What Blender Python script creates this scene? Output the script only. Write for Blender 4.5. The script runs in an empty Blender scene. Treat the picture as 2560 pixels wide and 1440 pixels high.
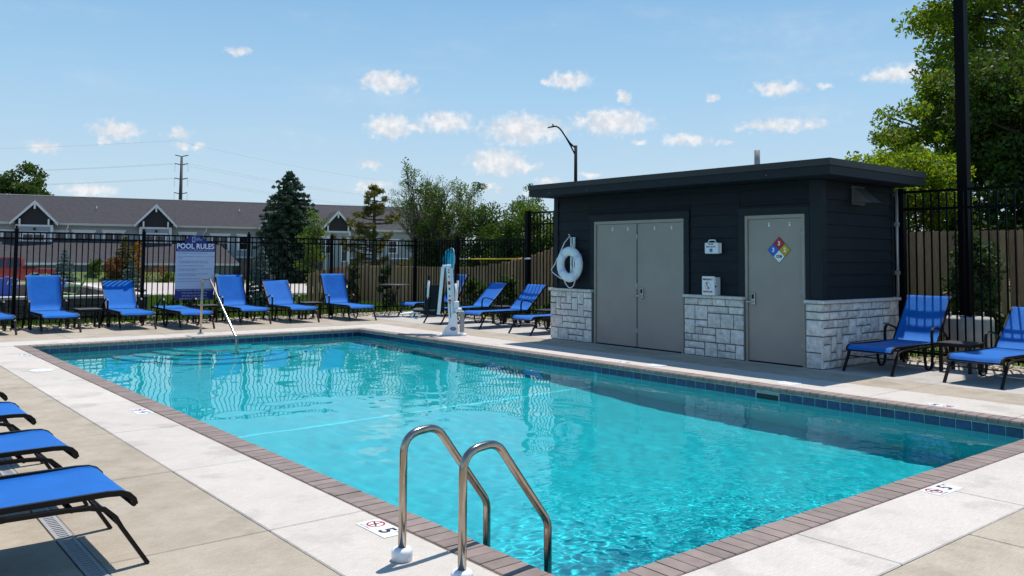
import bpy, math, random
import numpy as np
from mathutils import Vector, Matrix, noise
R = math.radians
sc = bpy.context.scene
COL = sc.collection
random.seed(7)
PI = math.pi

# ------------------------------------------------------------------ camera
cam = bpy.data.cameras.new("camera")
cam_ob = bpy.data.objects.new("camera", cam)
COL.objects.link(cam_ob)
cam.sensor_width = 36
cam.lens = 2111.47 / 2560 * 36
cam.shift_y = -193.1 / 2560
cam.clip_start = .05
cam.clip_end = 6000
CAM = Vector((-2.7862, -2.8682, 1.5008))
YAW, PITCH, ROLL = .688582, .0563397, .008464
fd = Vector((math.sin(YAW) * math.cos(PITCH), math.cos(YAW) * math.cos(PITCH), math.sin(PITCH)))
rt = Vector((math.cos(YAW), -math.sin(YAW), 0))
up = rt.cross(fd)
rt2 = rt * math.cos(ROLL) + up * math.sin(ROLL)
up2 = -rt * math.sin(ROLL) + up * math.cos(ROLL)
cam_ob.matrix_world = Matrix(((rt2.x, up2.x, -fd.x, CAM.x), (rt2.y, up2.y, -fd.y, CAM.y), (rt2.z, up2.z, -fd.z, CAM.z), (0, 0, 0, 1)))
sc.camera = cam_ob

# ------------------------------------------------------------------ sky, sun, exposure
SUN_EL, SUN_AZ = R(71), R(66.4)            # azimuth clockwise from +Y
SKY_STRENGTH, SUN_STRENGTH = .10, 4.6
w = bpy.data.worlds.new("World")
sc.world = w
w.use_nodes = True
nt = w.node_tree
for n_ in list(nt.nodes):
    nt.nodes.remove(n_)
def N(t, kind, **kw):
    n_ = t.nodes.new(kind)
    for k, v in kw.items():
        setattr(n_, k, v)
    return n_
wout = N(nt, 'ShaderNodeOutputWorld')
sky = N(nt, 'ShaderNodeTexSky', sky_type='NISHITA', sun_disc=False)
sky.sun_elevation = SUN_EL
sky.sun_rotation = SUN_AZ
sky.altitude = 300
sky.air_density = 1.0
sky.dust_density = .35
sky.ozone_density = 2.2
bg = N(nt, 'ShaderNodeBackground')
bg.inputs[1].default_value = SKY_STRENGTH
nt.links.new(sky.outputs[0], bg.inputs[0])
tc = N(nt, 'ShaderNodeTexCoord')
sep = N(nt, 'ShaderNodeSeparateXYZ')
nt.links.new(tc.outputs['Generated'], sep.inputs[0])
def wm(op, a, b=None, c=None):
    m_ = N(nt, 'ShaderNodeMath', operation=op)
    for i, v in enumerate((a, b, c)):
        if v is None:
            continue
        if isinstance(v, (int, float)):
            m_.inputs[i].default_value = v
        else:
            nt.links.new(v, m_.inputs[i])
    return m_.outputs[0]
az = wm('MULTIPLY', wm('ARCTAN2', sep.outputs[0], sep.outputs[1]), 180 / PI)
el = wm('MULTIPLY', wm('ARCSINE', sep.outputs[2]), 180 / PI)
comb = N(nt, 'ShaderNodeCombineXYZ')
nt.links.new(az, comb.inputs[0]); nt.links.new(el, comb.inputs[1])
UV = comb.outputs[0]
nz = N(nt, 'ShaderNodeTexNoise')
nz.inputs['Scale'].default_value = 1.15
nz.inputs['Detail'].default_value = 6
nz.inputs['Roughness'].default_value = .55
nt.links.new(UV, nz.inputs['Vector'])
# warp
wsub = N(nt, 'ShaderNodeVectorMath', operation='SUBTRACT'); wsub.inputs[1].default_value = (.5, .5, .5)
nt.links.new(nz.outputs['Color'], wsub.inputs[0])
wsc = N(nt, 'ShaderNodeVectorMath', operation='MULTIPLY'); wsc.inputs[1].default_value = (1.25, .85, 0)
nt.links.new(wsub.outputs[0], wsc.inputs[0])
wadd = N(nt, 'ShaderNodeVectorMath', operation='ADD')
nt.links.new(UV, wadd.inputs[0]); nt.links.new(wsc.outputs[0], wadd.inputs[1])
UVW = wadd.outputs[0]
CLOUDS = [(30.94, 11.7, 1.78, 0.67), (43.35, 12.03, 1.38, 0.51), (41.9, 11.83, 0.42, 0.22), (47.01, 10.86, 0.49, 0.35), (52.83, 10.68, 0.48, 0.18), (57.03, 11.07, 1.52, 0.44), (59.97, 11.05, 0.44, 0.18), (64.19, 11.51, 1.89, 0.49), (31.13, 8.8, 1.49, 0.75), (32.88, 8.71, 0.82, 0.35), (34.9, 9.11, 1.78, 0.6), (40.23, 8.7, 2.61, 0.9), (46.34, 9.22, 2.46, 0.81), (38.33, 6.52, 1.71, 0.84), (39.97, 6.27, 1.37, 0.35), (29.76, 6.22, 0.67, 0.32), (30.13, 4.63, 1.08, 0.4), (48.08, 7.87, 0.54, 0.16), (51.13, 7.95, 1.48, 0.35), (53.59, 7.68, 0.53, 0.18), (57.26, 8.76, 2.61, 0.39), (41.89, 5.19, 0.82, 0.27), (14.15, 7.61, 1.24, 0.54), (13.61, 6.89, 0.44, 0.17), (10.26, 6.4, 0.83, 0.31), (17.71, 7.68, 0.76, 0.28), (17.97, 6.99, 0.51, 0.25), (19.04, 6.95, 0.36, 0.18), (21.24, 13.11, 0.66, 0.28), (12.83, 3.9, 1.46, 0.39), (44.73, 5.69, 0.81, 0.19), (41.07, 4.51, 0.82, 0.22), (37.81, 4.76, 0.82, 0.24),
          (25, 25, 1.6, .7), (52, 29, 2, .8), (0, 9, 2, .8), (-12, 7, 1.8, .6), (78, 10, 2.2, .7), (90, 14, 2, .7), (-40, 10, 2.5, .8), (130, 9, 2.4, .8), (170, 12, 2.5, .9), (-120, 10, 2.4, .8), (-80, 13, 2.2, .8)]
acc = None
for ca, ce, cw, ch in CLOUDS:
    k = N(nt, 'ShaderNodeVectorMath', operation='MULTIPLY_ADD')
    cw *= 1.25; ch *= 1.3
    k.inputs[1].default_value = (1 / cw, 1 / ch, 0)
    k.inputs[2].default_value = (-ca / cw, -ce / ch, 0)
    nt.links.new(UVW, k.inputs[0])
    l_ = N(nt, 'ShaderNodeVectorMath', operation='LENGTH')
    nt.links.new(k.outputs[0], l_.inputs[0])
    strength = min(1.0, .55 + .5 * ch)
    v = wm('MULTIPLY', wm('SUBTRACT', 1.0, l_.outputs['Value']), strength)
    acc = v if acc is None else wm('MAXIMUM', acc, v)
nz2 = N(nt, 'ShaderNodeTexNoise')
nz2.inputs['Scale'].default_value = 1.9; nz2.inputs['Detail'].default_value = 7; nz2.inputs['Roughness'].default_value = .52
nt.links.new(UV, nz2.inputs['Vector'])
dens = wm('ADD', acc, wm('MULTIPLY', wm('SUBTRACT', nz2.outputs['Fac'], .5), 1.35))
mr = N(nt, 'ShaderNodeMapRange', interpolation_type='SMOOTHSTEP')
mr.inputs['From Min'].default_value = -.14; mr.inputs['From Max'].default_value = .66; mr.inputs['To Max'].default_value = .93
nt.links.new(dens, mr.inputs['Value'])
inside = wm('MULTIPLY', mr.outputs[0], wm('GREATER_THAN', acc, -.55))
# thin high haze streaks
hm = N(nt, 'ShaderNodeMapping'); hm.inputs['Scale'].default_value = (.045, .16, 1); hm.inputs['Rotation'].default_value = (0, 0, .22)
nt.links.new(UV, hm.inputs[0])
hn = N(nt, 'ShaderNodeTexNoise'); hn.inputs['Scale'].default_value = 1.6; hn.inputs['Detail'].default_value = 6; hn.inputs['Roughness'].default_value = .58
nt.links.new(hm.outputs[0], hn.inputs['Vector'])
hr_ = N(nt, 'ShaderNodeMapRange', interpolation_type='SMOOTHSTEP'); hr_.inputs['From Min'].default_value = .50; hr_.inputs['From Max'].default_value = .78; hr_.inputs['To Max'].default_value = .20
nt.links.new(hn.outputs['Fac'], hr_.inputs['Value'])
inside = wm('MAXIMUM', inside, hr_.outputs[0])
bgc = N(nt, 'ShaderNodeBackground')
bgc.inputs[1].default_value = .95
cr_ = N(nt, 'ShaderNodeValToRGB')
cr_.color_ramp.elements[0].position = .42; cr_.color_ramp.elements[0].color = (.74, .78, .85, 1)
cr_.color_ramp.elements[1].position = .60; cr_.color_ramp.elements[1].color = (.97, .97, .98, 1)
nt.links.new(nz.outputs['Fac'], cr_.inputs[0]); nt.links.new(cr_.outputs[0], bgc.inputs[0])
# pale blue air near the horizon
hz = N(nt, 'ShaderNodeMapRange', interpolation_type='SMOOTHSTEP')
hz.inputs['From Min'].default_value = 0; hz.inputs['From Max'].default_value = 28
hz.inputs['To Min'].default_value = .9; hz.inputs['To Max'].default_value = .75
nt.links.new(el, hz.inputs['Value'])
ramp = N(nt, 'ShaderNodeValToRGB')
e_ = ramp.color_ramp.elements
e_[0].position = 0; e_[0].color = (.60, .74, .85, 1)
e_[1].position = 1; e_[1].color = (.055, .17, .46, 1)
for p_, c_ in ((.055, (.545, .73, .88, 1)), (.12, (.405, .66, .90, 1)), (.22, (.225, .50, .82, 1)), (.5, (.09, .27, .62, 1))):
    q_ = ramp.color_ramp.elements.new(p_); q_.color = c_
nt.links.new(wm('DIVIDE', el, 90.0), ramp.inputs[0])
bgh = N(nt, 'ShaderNodeBackground'); bgh.inputs[1].default_value = 1
nt.links.new(ramp.outputs[0], bgh.inputs[0])
m0 = N(nt, 'ShaderNodeMixShader')
nt.links.new(hz.outputs[0], m0.inputs[0]); nt.links.new(bg.outputs[0], m0.inputs[1]); nt.links.new(bgh.outputs[0], m0.inputs[2])
m1 = N(nt, 'ShaderNodeMixShader')
nt.links.new(inside, m1.inputs[0]); nt.links.new(m0.outputs[0], m1.inputs[1]); nt.links.new(bgc.outputs[0], m1.inputs[2])
nt.links.new(m1.outputs[0], wout.inputs[0])

sun = bpy.data.lights.new("sun", 'SUN')
sun_ob = bpy.data.objects.new("sun", sun)
COL.objects.link(sun_ob)
sun.energy = SUN_STRENGTH
sun.angle = R(.53)
sun.color = (1, .955, .89)
sd = Vector((math.sin(SUN_AZ) * math.cos(SUN_EL), math.cos(SUN_AZ) * math.cos(SUN_EL), math.sin(SUN_EL)))
sun_ob.rotation_euler = sd.to_track_quat('Z', 'Y').to_euler()
sun_ob.location = (20, 10, 40)
sun.cycles.is_caustics_light = True
vs_ = sc.view_settings
vs_.view_transform = 'Standard'; vs_.look = 'None'; vs_.gamma = 1; vs_.exposure = 0
vs_.use_curve_mapping = False
sc.cycles.use_denoising = True
sc.cycles.max_bounces = 10
sc.cycles.transparent_max_bounces = 8
sc.cycles.sample_clamp_indirect = 6

# ------------------------------------------------------------------ materials
MATS = {}
def pbr(name, col, rough=.6, var=.0, scale=6., bump=0., bscale=40., metal=0., rnd=0., spec=.5, isl=0., detail=4, col2=None, pos=True, coat=0., stretch=None, hue=0.):
    if name in MATS:
        return MATS[name]
    m = bpy.data.materials.new(name)
    m.use_nodes = True
    t = m.node_tree
    b = t.nodes['Principled BSDF']
    L = t.links.new
    b.inputs['Roughness'].default_value = rough
    b.inputs['Metallic'].default_value = metal
    b.inputs['Specular IOR Level'].default_value = spec
    if coat:
        b.inputs['Coat Weight'].default_value = coat
        b.inputs['Coat Roughness'].default_value = .05
    vec = N(t, 'ShaderNodeNewGeometry').outputs['Position'] if pos else N(t, 'ShaderNodeTexCoord').outputs['Object']
    if stretch:
        mp = N(t, 'ShaderNodeMapping'); mp.inputs['Scale'].default_value = stretch
        L(vec, mp.inputs[0]); vec = mp.outputs[0]
    cur = None
    if var or col2:
        nz_ = N(t, 'ShaderNodeTexNoise'); nz_.inputs['Scale'].default_value = scale; nz_.inputs['Detail'].default_value = detail
        nz_.inputs['Roughness'].default_value = .6
        L(vec, nz_.inputs['Vector'])
        rmp = N(t, 'ShaderNodeValToRGB')
        a_, b_ = rmp.color_ramp.elements
        a_.position = .3; b_.position = .7
        if col2:
            a_.color = (*col2, 1); b_.color = (*col, 1)
        else:
            a_.color = (*[c * (1 - var) for c in col], 1); b_.color = (*[min(1, c * (1 + var)) for c in col], 1)
        L(nz_.outputs['Fac'], rmp.inputs[0])
        cur = rmp.outputs[0]
    if rnd or isl:
        hsv = N(t, 'ShaderNodeHueSaturation')
        if cur:
            L(cur, hsv.inputs['Color'])
        else:
            hsv.inputs['Color'].default_value = (*col, 1)
        src = N(t, 'ShaderNodeObjectInfo').outputs['Random'] if rnd else N(t, 'ShaderNodeNewGeometry').outputs['Random Per Island']
        a2 = rnd or isl
        mr_ = N(t, 'ShaderNodeMapRange'); mr_.inputs['To Min'].default_value = 1 - a2; mr_.inputs['To Max'].default_value = 1 + a2
        L(src, mr_.inputs['Value']); L(mr_.outputs[0], hsv.inputs['Value'])
        if hue:
            mh = N(t, 'ShaderNodeMapRange'); mh.inputs['To Min'].default_value = .5 - hue; mh.inputs['To Max'].default_value = .5 + hue
            fr = N(t, 'ShaderNodeMath', operation='FRACT')
            mu = N(t, 'ShaderNodeMath', operation='MULTIPLY'); mu.inputs[1].default_value = 7.3
            L(src, mu.inputs[0]); L(mu.outputs[0], fr.inputs[0]); L(fr.outputs[0], mh.inputs['Value']); L(mh.outputs[0], hsv.inputs['Hue'])
        cur = hsv.outputs[0]
    if cur:
        L(cur, b.inputs['Base Color'])
    else:
        b.inputs['Base Color'].default_value = (*col, 1)
    if bump:
        n2 = N(t, 'ShaderNodeTexNoise'); n2.inputs['Scale'].default_value = bscale; n2.inputs['Detail'].default_value = 4
        L(vec, n2.inputs['Vector'])
        bp = N(t, 'ShaderNodeBump'); bp.inputs['Strength'].default_value = bump; bp.inputs['Distance'].default_value = .01
        L(n2.outputs['Fac'], bp.inputs['Height']); L(bp.outputs[0], b.inputs['Normal'])
    MATS[name] = m
    return m

def concrete(name, base, stain, sx, sy):
    m = bpy.data.materials.new(name); m.use_nodes = True
    t = m.node_tree; b = t.nodes['Principled BSDF']; L = t.links.new
    b.inputs['Roughness'].default_value = .88
    b.inputs['Specular IOR Level'].default_value = .25
    g = N(t, 'ShaderNodeNewGeometry').outputs['Position']
    def nz_(s, d, vec, r=.6):
        n = N(t, 'ShaderNodeTexNoise'); n.inputs['Scale'].default_value = s; n.inputs['Detail'].default_value = d; n.inputs['Roughness'].default_value = r
        L(vec, n.inputs['Vector']); return n.outputs['Fac']
    big = nz_(.55, 5, g, .65)
    mid = nz_(3.2, 6, g, .7)
    mp = N(t, 'ShaderNodeMapping'); mp.inputs['Scale'].default_value = (sx, sy, 20); L(g, mp.inputs[0])
    broom = nz_(4, 3, mp.outputs[0])
    fine = nz_(95, 4, g)
    r1 = N(t, 'ShaderNodeValToRGB')
    r1.color_ramp.elements[0].position = .33; r1.color_ramp.elements[0].color = (*stain, 1)
    r1.color_ramp.elements[1].position = .58; r1.color_ramp.elements[1].color = (*base, 1)
    mx = N(t, 'ShaderNodeMath', operation='MULTIPLY_ADD'); mx.inputs[1].default_value = .55
    L(mid, mx.inputs[0])
    m2_ = N(t, 'ShaderNodeMath', operation='MULTIPLY'); m2_.inputs[1].default_value = .45; L(big, m2_.inputs[0]); L(m2_.outputs[0], mx.inputs[2])
    L(mx.outputs[0], r1.inputs[0])
    sm = N(t, 'ShaderNodeMath', operation='ADD'); L(broom, sm.inputs[0]); L(fine, sm.inputs[1])
    mr_ = N(t, 'ShaderNodeMapRange'); mr_.inputs['From Min'].default_value = .6; mr_.inputs['From Max'].default_value = 1.4
    mr_.inputs['To Min'].default_value = .77; mr_.inputs['To Max'].default_value = 1.17
    L(sm.outputs[0], mr_.inputs['Value'])
    oi = N(t, 'ShaderNodeObjectInfo')
    mo = N(t, 'ShaderNodeMapRange'); mo.inputs['To Min'].default_value = .96; mo.inputs['To Max'].default_value = 1.04
    L(oi.outputs['Random'], mo.inputs['Value'])
    mm = N(t, 'ShaderNodeMath', operation='MULTIPLY'); L(mr_.outputs[0], mm.inputs[0]); L(mo.outputs[0], mm.inputs[1])
    hs = N(t, 'ShaderNodeHueSaturation'); L(r1.outputs[0], hs.inputs['Color']); L(mm.outputs[0], hs.inputs['Value'])
    # blotchy old splash marks
    bl = nz_(1.9, 6, g, .55)
    bm = N(t, 'ShaderNodeMapRange'); bm.inputs['From Min'].default_value = .56; bm.inputs['From Max'].default_value = .63; bm.inputs['To Min'].default_value = 1; bm.inputs['To Max'].default_value = .87
    L(bl, bm.inputs['Value'])
    m3 = N(t, 'ShaderNodeMath', operation='MULTIPLY'); L(mm.outputs[0], m3.inputs[0]); L(bm.outputs[0], m3.inputs[1]); L(m3.outputs[0], hs.inputs['Value'])
    # small dark specks
    vo = nz_(38, 2, g)
    sp = N(t, 'ShaderNodeMapRange'); sp.inputs['From Min'].default_value = .72; sp.inputs['From Max'].default_value = .78; sp.inputs['To Max'].default_value = .5
    L(vo, sp.inputs['Value'])
    mc = N(t, 'ShaderNodeMix', data_type='RGBA'); mc.inputs['B'].default_value = (*[c * .5 for c in stain], 1)
    L(sp.outputs[0], mc.inputs['Factor']); L(hs.outputs[0], mc.inputs['A']); L(mc.outputs['Result'], b.inputs['Base Color'])
    bp = N(t, 'ShaderNodeBump'); bp.inputs['Strength'].default_value = .35; bp.inputs['Distance'].default_value = .004
    L(sm.outputs[0], bp.inputs['Height']); L(bp.outputs[0], b.inputs['Normal'])
    MATS[name] = m
    return m

def leafmat(name, col, var=.35, trans=.4, hue=.03, tint=(1.25, 1.2, .5)):
    if name in MATS:
        return MATS[name]
    m = bpy.data.materials.new(name); m.use_nodes = True
    t = m.node_tree; L = t.links.new
    b = t.nodes['Principled BSDF']
    b.inputs['Roughness'].default_value = .55; b.inputs['Specular IOR Level'].default_value = .3
    ge = N(t, 'ShaderNodeNewGeometry')
    nz_ = N(t, 'ShaderNodeTexNoise'); nz_.inputs['Scale'].default_value = .9; nz_.inputs['Detail'].default_value = 3
    L(ge.outputs['Position'], nz_.inputs['Vector'])
    ad = N(t, 'ShaderNodeMath', operation='ADD'); L(nz_.outputs['Fac'], ad.inputs[0]); L(ge.outputs['Random Per Island'], ad.inputs[1])
    mr_ = N(t, 'ShaderNodeMapRange'); mr_.inputs['From Min'].default_value = .3; mr_.inputs['From Max'].default_value = 1.6
    mr_.inputs['To Min'].default_value = 1 - var; mr_.inputs['To Max'].default_value = 1 + var
    L(ad.outputs[0], mr_.inputs['Value'])
    mh = N(t, 'ShaderNodeMapRange'); mh.inputs['To Min'].default_value = .5 - hue; mh.inputs['To Max'].default_value = .5 + hue
    L(ge.outputs['Random Per Island'], mh.inputs['Value'])
    hs = N(t, 'ShaderNodeHueSaturation'); hs.inputs['Color'].default_value = (*col, 1)
    L(mr_.outputs[0], hs.inputs['Value']); L(mh.outputs[0], hs.inputs['Hue'])
    L(hs.outputs[0], b.inputs['Base Color'])
    tr = N(t, 'ShaderNodeBsdfTranslucent')
    mt = N(t, 'ShaderNodeVectorMath', operation='MULTIPLY'); mt.inputs[1].default_value = tint
    L(hs.outputs[0], mt.inputs[0]); L(mt.outputs[0], tr.inputs[0])
    mx = N(t, 'ShaderNodeMixShader'); mx.inputs[0].default_value = trans
    L(b.outputs[0], mx.inputs[1]); L(tr.outputs[0], mx.inputs[2])
    L(mx.outputs[0], t.nodes['Material Output'].inputs['Surface'])
    MATS[name] = m
    return m

# ------------------------------------------------------------------ mesh helpers
class MB:
    def __init__(s):
        s.v = []; s.f = []; s.sm = []
    def add(s, vs, fs, smooth=False):
        o = len(s.v)
        s.v.extend([tuple(p) for p in vs]); s.f.extend([tuple(i + o for i in f) for f in fs]); s.sm.extend([smooth] * len(fs))
        return s
    def box(s, a, b):
        x0, y0, z0 = a; x1, y1, z1 = b
        return s.add([(x0, y0, z0), (x1, y0, z0), (x1, y1, z0), (x0, y1, z0), (x0, y0, z1), (x1, y0, z1), (x1, y1, z1), (x0, y1, z1)],
                     [(3, 2, 1, 0), (4, 5, 6, 7), (0, 1, 5, 4), (1, 2, 6, 5), (2, 3, 7, 6), (3, 0, 4, 7)])
    def cbox(s, a, b, c):
        """box with chamfered edges"""
        lo, hi = Vector(a), Vector(b)
        vs = []; idx = {}
        for sx in (0, 1):
            for sy in (0, 1):
                for sz in (0, 1):
                    sg = (sx, sy, sz)
                    for ax in range(3):
                        p = [hi[i] if sg[i] else lo[i] for i in range(3)]
                        for i in range(3):
                            if i != ax:
                                p[i] += -c if sg[i] else c
                        idx[sg, ax] = len(vs); vs.append(p)
        fs = []
        def ring(ax, side):
            o = [i for i in range(3) if i != ax]
            r = []
            for u, v in ((0, 0), (1, 0), (1, 1), (0, 1)):
                g = [0, 0, 0]; g[ax] = side; g[o[0]] = u; g[o[1]] = v
                r.append(idx[tuple(g), ax])
            return r if (side == 1) == (ax != 1) else r[::-1]
        for ax in range(3):
            fs += [ring(ax, 0), ring(ax, 1)]
        for ax in range(3):
            o = [i for i in range(3) if i != ax]
            for u in (0, 1):
                for v in (0, 1):
                    g0 = [0, 0, 0]; g1 = [0, 0, 0]
                    g0[ax] = 0; g1[ax] = 1
                    for g in (g0, g1):
                        g[o[0]] = u; g[o[1]] = v
                    f = [idx[tuple(g0), o[0]], idx[tuple(g1), o[0]], idx[tuple(g1), o[1]], idx[tuple(g0), o[1]]]
                    fs.append(f)
        for sx in (0, 1):
            for sy in (0, 1):
                for sz in (0, 1):
                    fs.append([idx[(sx, sy, sz), k] for k in range(3)])
        ctr = (lo + hi) / 2
        out = []
        for f in fs:                                  # orient outwards
            p = [Vector(vs[i]) for i in f]
            nn = (p[1] - p[0]).cross(p[2] - p[0])
            c0 = sum(p, Vector()) / len(p)
            out.append(f if nn.dot(c0 - ctr) > 0 else f[::-1])
        return s.add(vs, out)
    def tube(s, pts, r, n=8, cap=True, sq=None, smooth=True, closed=False):
        """round tube (or rectangular with sq=(w,h)) along a polyline; r may be a list"""
        P = [Vector(p) for p in pts]
        m = len(P)
        rs = r if isinstance(r, (list, tuple)) else [r] * m
        T = []
        for i in range(m):
            if closed:
                d = P[(i + 1) % m] - P[i - 1]
            else:
                d = (P[min(i + 1, m - 1)] - P[max(i - 1, 0)])
            T.append(d.normalized() if d.length > 1e-9 else Vector((0, 0, 1)))
        ref = Vector((0, 0, 1)) if abs(T[0].z) < .9 else Vector((1, 0, 0))
        if sq is not None:
            n = 4
        u = (ref - T[0] * ref.dot(T[0])).normalized()
        vs = []
        for i in range(m):
            u = (u - T[i] * u.dot(T[i]))
            u = u.normalized() if u.length > 1e-6 else T[i].orthogonal().normalized()
            v = T[i].cross(u)
            for k in range(n):
                if sq is not None:
                    a, b = ((-1, -1), (1, -1), (1, 1), (-1, 1))[k]
                    vs.append(P[i] + v * (a * sq[0] / 2) + u * (b * sq[1] / 2))
                else:
                    an = 2 * PI * k / n
                    vs.append(P[i] + (u * math.sin(an) + v * math.cos(an)) * rs[i])
        fs = []
        for i in range(m if closed else m - 1):
            j = (i + 1) % m
            for k in range(n):
                fs.append((i * n + k, i * n + (k + 1) % n, j * n + (k + 1) % n, j * n + k))
        o = len(s.v)
        s.add(vs, fs, smooth and sq is None)
        if cap and not closed:
            s.f += [tuple(o + k for k in range(n))[::-1], tuple(o + (m - 1) * n + k for k in range(n))]
            s.sm += [False, False]
        return s
    def lathe(s, prof, c=(0, 0, 0), n=24, axis='z', smooth=True):
        vs = []; fs = []
        m = len(prof)
        for r, h in prof:
            for k in range(n):
                a = 2 * PI * k / n
                p = (r * math.cos(a), r * math.sin(a), h)
                if axis == 'y':
                    p = (p[0], -p[2], p[1])
                elif axis == 'x':
                    p = (-p[2], p[0], p[1])
                vs.append((p[0] + c[0], p[1] + c[1], p[2] + c[2]))
        for i in range(m - 1):
            for k in range(n):
                fs.append((i * n + k, i * n + (k + 1) % n, (i + 1) * n + (k + 1) % n, (i + 1) * n + k))
        s.add(vs, fs, smooth)
        o = len(s.v) - n * m
        s.f += [tuple(o + k for k in range(n))[::-1], tuple(o + (m - 1) * n + k for k in range(n))]
        s.sm += [False, False]
        return s
    def prism(s, poly, a, b, plane='xz'):
        """extrude a 2d polygon; plane names its two axes, a..b the range along the third"""
        n = len(poly)
        def P(p, t):
            if plane == 'xz': return (p[0], t, p[1])
            if plane == 'yz': return (t, p[0], p[1])
            return (p[0], p[1], t)
        vs = [P(p, a) for p in poly] + [P(p, b) for p in poly]
        fs = [tuple(range(n)), tuple(range(2 * n - 1, n - 1, -1))] + [(i, i + n, (i + 1) % n + n, (i + 1) % n) for i in range(n)]
        return s.add(vs, fs)
    def torus(s, c, R0, r0, axis='x', n=32, k=10, sq=1.):
        vs = []; fs = []
        for i in range(n):
            a = 2 * PI * i / n
            for j in range(k):
                b = 2 * PI * j / k
                rr = R0 + r0 * math.cos(b); h = r0 * sq * math.sin(b)
                p = (rr * math.cos(a), rr * math.sin(a), h)
                if axis == 'x': p = (h, p[0], p[1])
                elif axis == 'y': p = (p[0], h, p[1])
                vs.append((p[0] + c[0], p[1] + c[1], p[2] + c[2]))
        for i in range(n):
            for j in range(k):
                fs.append((i * k + j, ((i + 1) % n) * k + j, ((i + 1) % n) * k + (j + 1) % k, i * k + (j + 1) % k))
        return s.add(vs, fs, True)
    def xf(s, M):
        s.v = [tuple(M @ Vector(p)) for p in s.v]
        return s

def mesh_data(name, mb, m):
    me = bpy.data.meshes.new(name)
    me.from_pydata(mb.v, [], mb.f)
    me.polygons.foreach_set('use_smooth', mb.sm)
    me.materials.append(m)
    me.update()
    return me
def link(name, me, parent=None, loc=(0, 0, 0), rot=(0, 0, 0), **props):
    o = bpy.data.objects.new(name, me)
    COL.objects.link(o)
    o.parent = parent
    o.location = loc; o.rotation_euler = rot
    for k, v in props.items():
        o[k] = v
    return o
def obj(name, mb, m, parent=None, **props):
    return link(name, mesh_data(name, mb, m), parent, **props)
def thing(name, label, cat, loc=(0, 0, 0), rz=0, group=None):
    o = bpy.data.objects.new(name, None)
    COL.objects.link(o)
    o.empty_display_size = .2
    o.location = loc; o.rotation_euler = (0, 0, rz)
    o['label'] = label; o['category'] = cat
    if group: o['group'] = group
    return o
def dup(root, loc, rz, label):
    def cp(o, par):
        c = o.copy(); COL.objects.link(c); c.parent = par
        for ch in kids[o.name]:
            cp(ch, c)
        return c
    kids = {}
    def walk(o):
        kids[o.name] = list(o.children)
        for ch in o.children: walk(ch)
    walk(root)
    r = cp(root, None)
    r.location = loc; r.rotation_euler = (0, 0, rz); r['label'] = label
    return r
def text(body, size, m, parent, loc, rot, align='CENTER', name='lettering', ext=.0006, sx=1.0, leading=1.0, bold=0.):
    c = bpy.data.curves.new(name, 'FONT')
    c.body = body; c.size = size; c.align_x = align; c.align_y = 'CENTER'; c.extrude = ext
    c.space_line = leading
    c.offset = bold
    c.resolution_u = 3
    c.materials.append(m)
    o = bpy.data.objects.new(name, c)
    COL.objects.link(o)
    o.parent = parent; o.location = loc; o.rotation_euler = rot; o.scale = (sx, 1, 1)
    TEXTS.append(o)
    return o
TEXTS = []
def texts_to_meshes():
    dg = bpy.context.evaluated_depsgraph_get()
    for o in TEXTS:
        me = bpy.data.meshes.new_from_object(o.evaluated_get(dg))
        me.name = "lettering"
        n = link("lettering", me, o.parent, o.location, o.rotation_euler)
        n.scale = o.scale
        bpy.data.objects.remove(o)

# ------------------------------------------------------------------ palette
BAND = concrete("pale_concrete", (.605, .55, .49), (.53, .475, .41), 3, 30)
TAN = concrete("tan_concrete", (.465, .40, .315), (.34, .28, .205), 3, 30)
GREYC = concrete("grey_concrete", (.50, .465, .42), (.43, .39, .345), 30, 3)
MORTAR = pbr("sand_mortar", (.46, .37, .24), .9, .2, 12)
BRICKM = pbr("coping_brick", (.25, .19, .165), .75, .16, 9, .25, 120, rnd=.13, col2=None)
TILEM = pbr("blue_tile", (.007, .028, .10), .12, .5, 22, rnd=.3, detail=5, spec=.6)
GROUT = pbr("tile_grout", (.30, .42, .42), .8, .15, 8)
PLASTER = pbr("pool_plaster", (.262, .55, .578), .8, .07, 3.5, detail=6)
WHITEL = pbr("white_line", (.85, .90, .90), .5)
BLACKM = pbr("black_fence_paint", (.003, .003, .004), .5, spec=.08)
BRONZE = pbr("dark_bronze_frame", (.008, .0062, .0065), .46, .2, 30, spec=.22)
SLING = pbr("blue_sling", (.0025, .145, .54), .65, .10, 5, .6, 420, spec=.16, pos=False, rnd=.07)
SLING.node_tree.nodes["Principled BSDF"].inputs["Sheen Weight"].default_value = .22
SLING.node_tree.nodes["Principled BSDF"].inputs["Sheen Roughness"].default_value = .4
DARKTOP = pbr("dark_table_top", (.035, .034, .037), .5, .2, 20)
STEEL = pbr("brushed_steel", (.40, .34, .28), .17, .14, 5, metal=1., stretch=(8, 8, 1.5))
SIDING = pbr("charcoal_siding", (.011, .0145, .019), .62, .12, 7, .15, 90, rnd=.06, spec=.22)
FASCIA = pbr("charcoal_fascia", (.012, .0155, .021), .55, .12, 4, spec=.25)
DRIP = pbr("drip_edge", (.020, .019, .018), .5, .1, 4)
DOORM = pbr("taupe_door", (.345, .285, .245), .5, .07, 1.7, spec=.4)
FRAMEM = pbr("taupe_frame", (.345, .29, .24), .5, .05, 4)
STONEM = pbr("pale_stone", (.70, .645, .595), .9, .26, 14, 1.0, 34, rnd=.14, detail=7)
CAPM = pbr("cap_stone", (.60, .57, .53), .85, .15, 12, .5, 40, rnd=.06)
SMORTAR = pbr("stone_mortar", (.165, .155, .145), .95, .15, 20)
WHITEP = pbr("white_plastic", (.80, .81, .82), .4, .03, 5)
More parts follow.
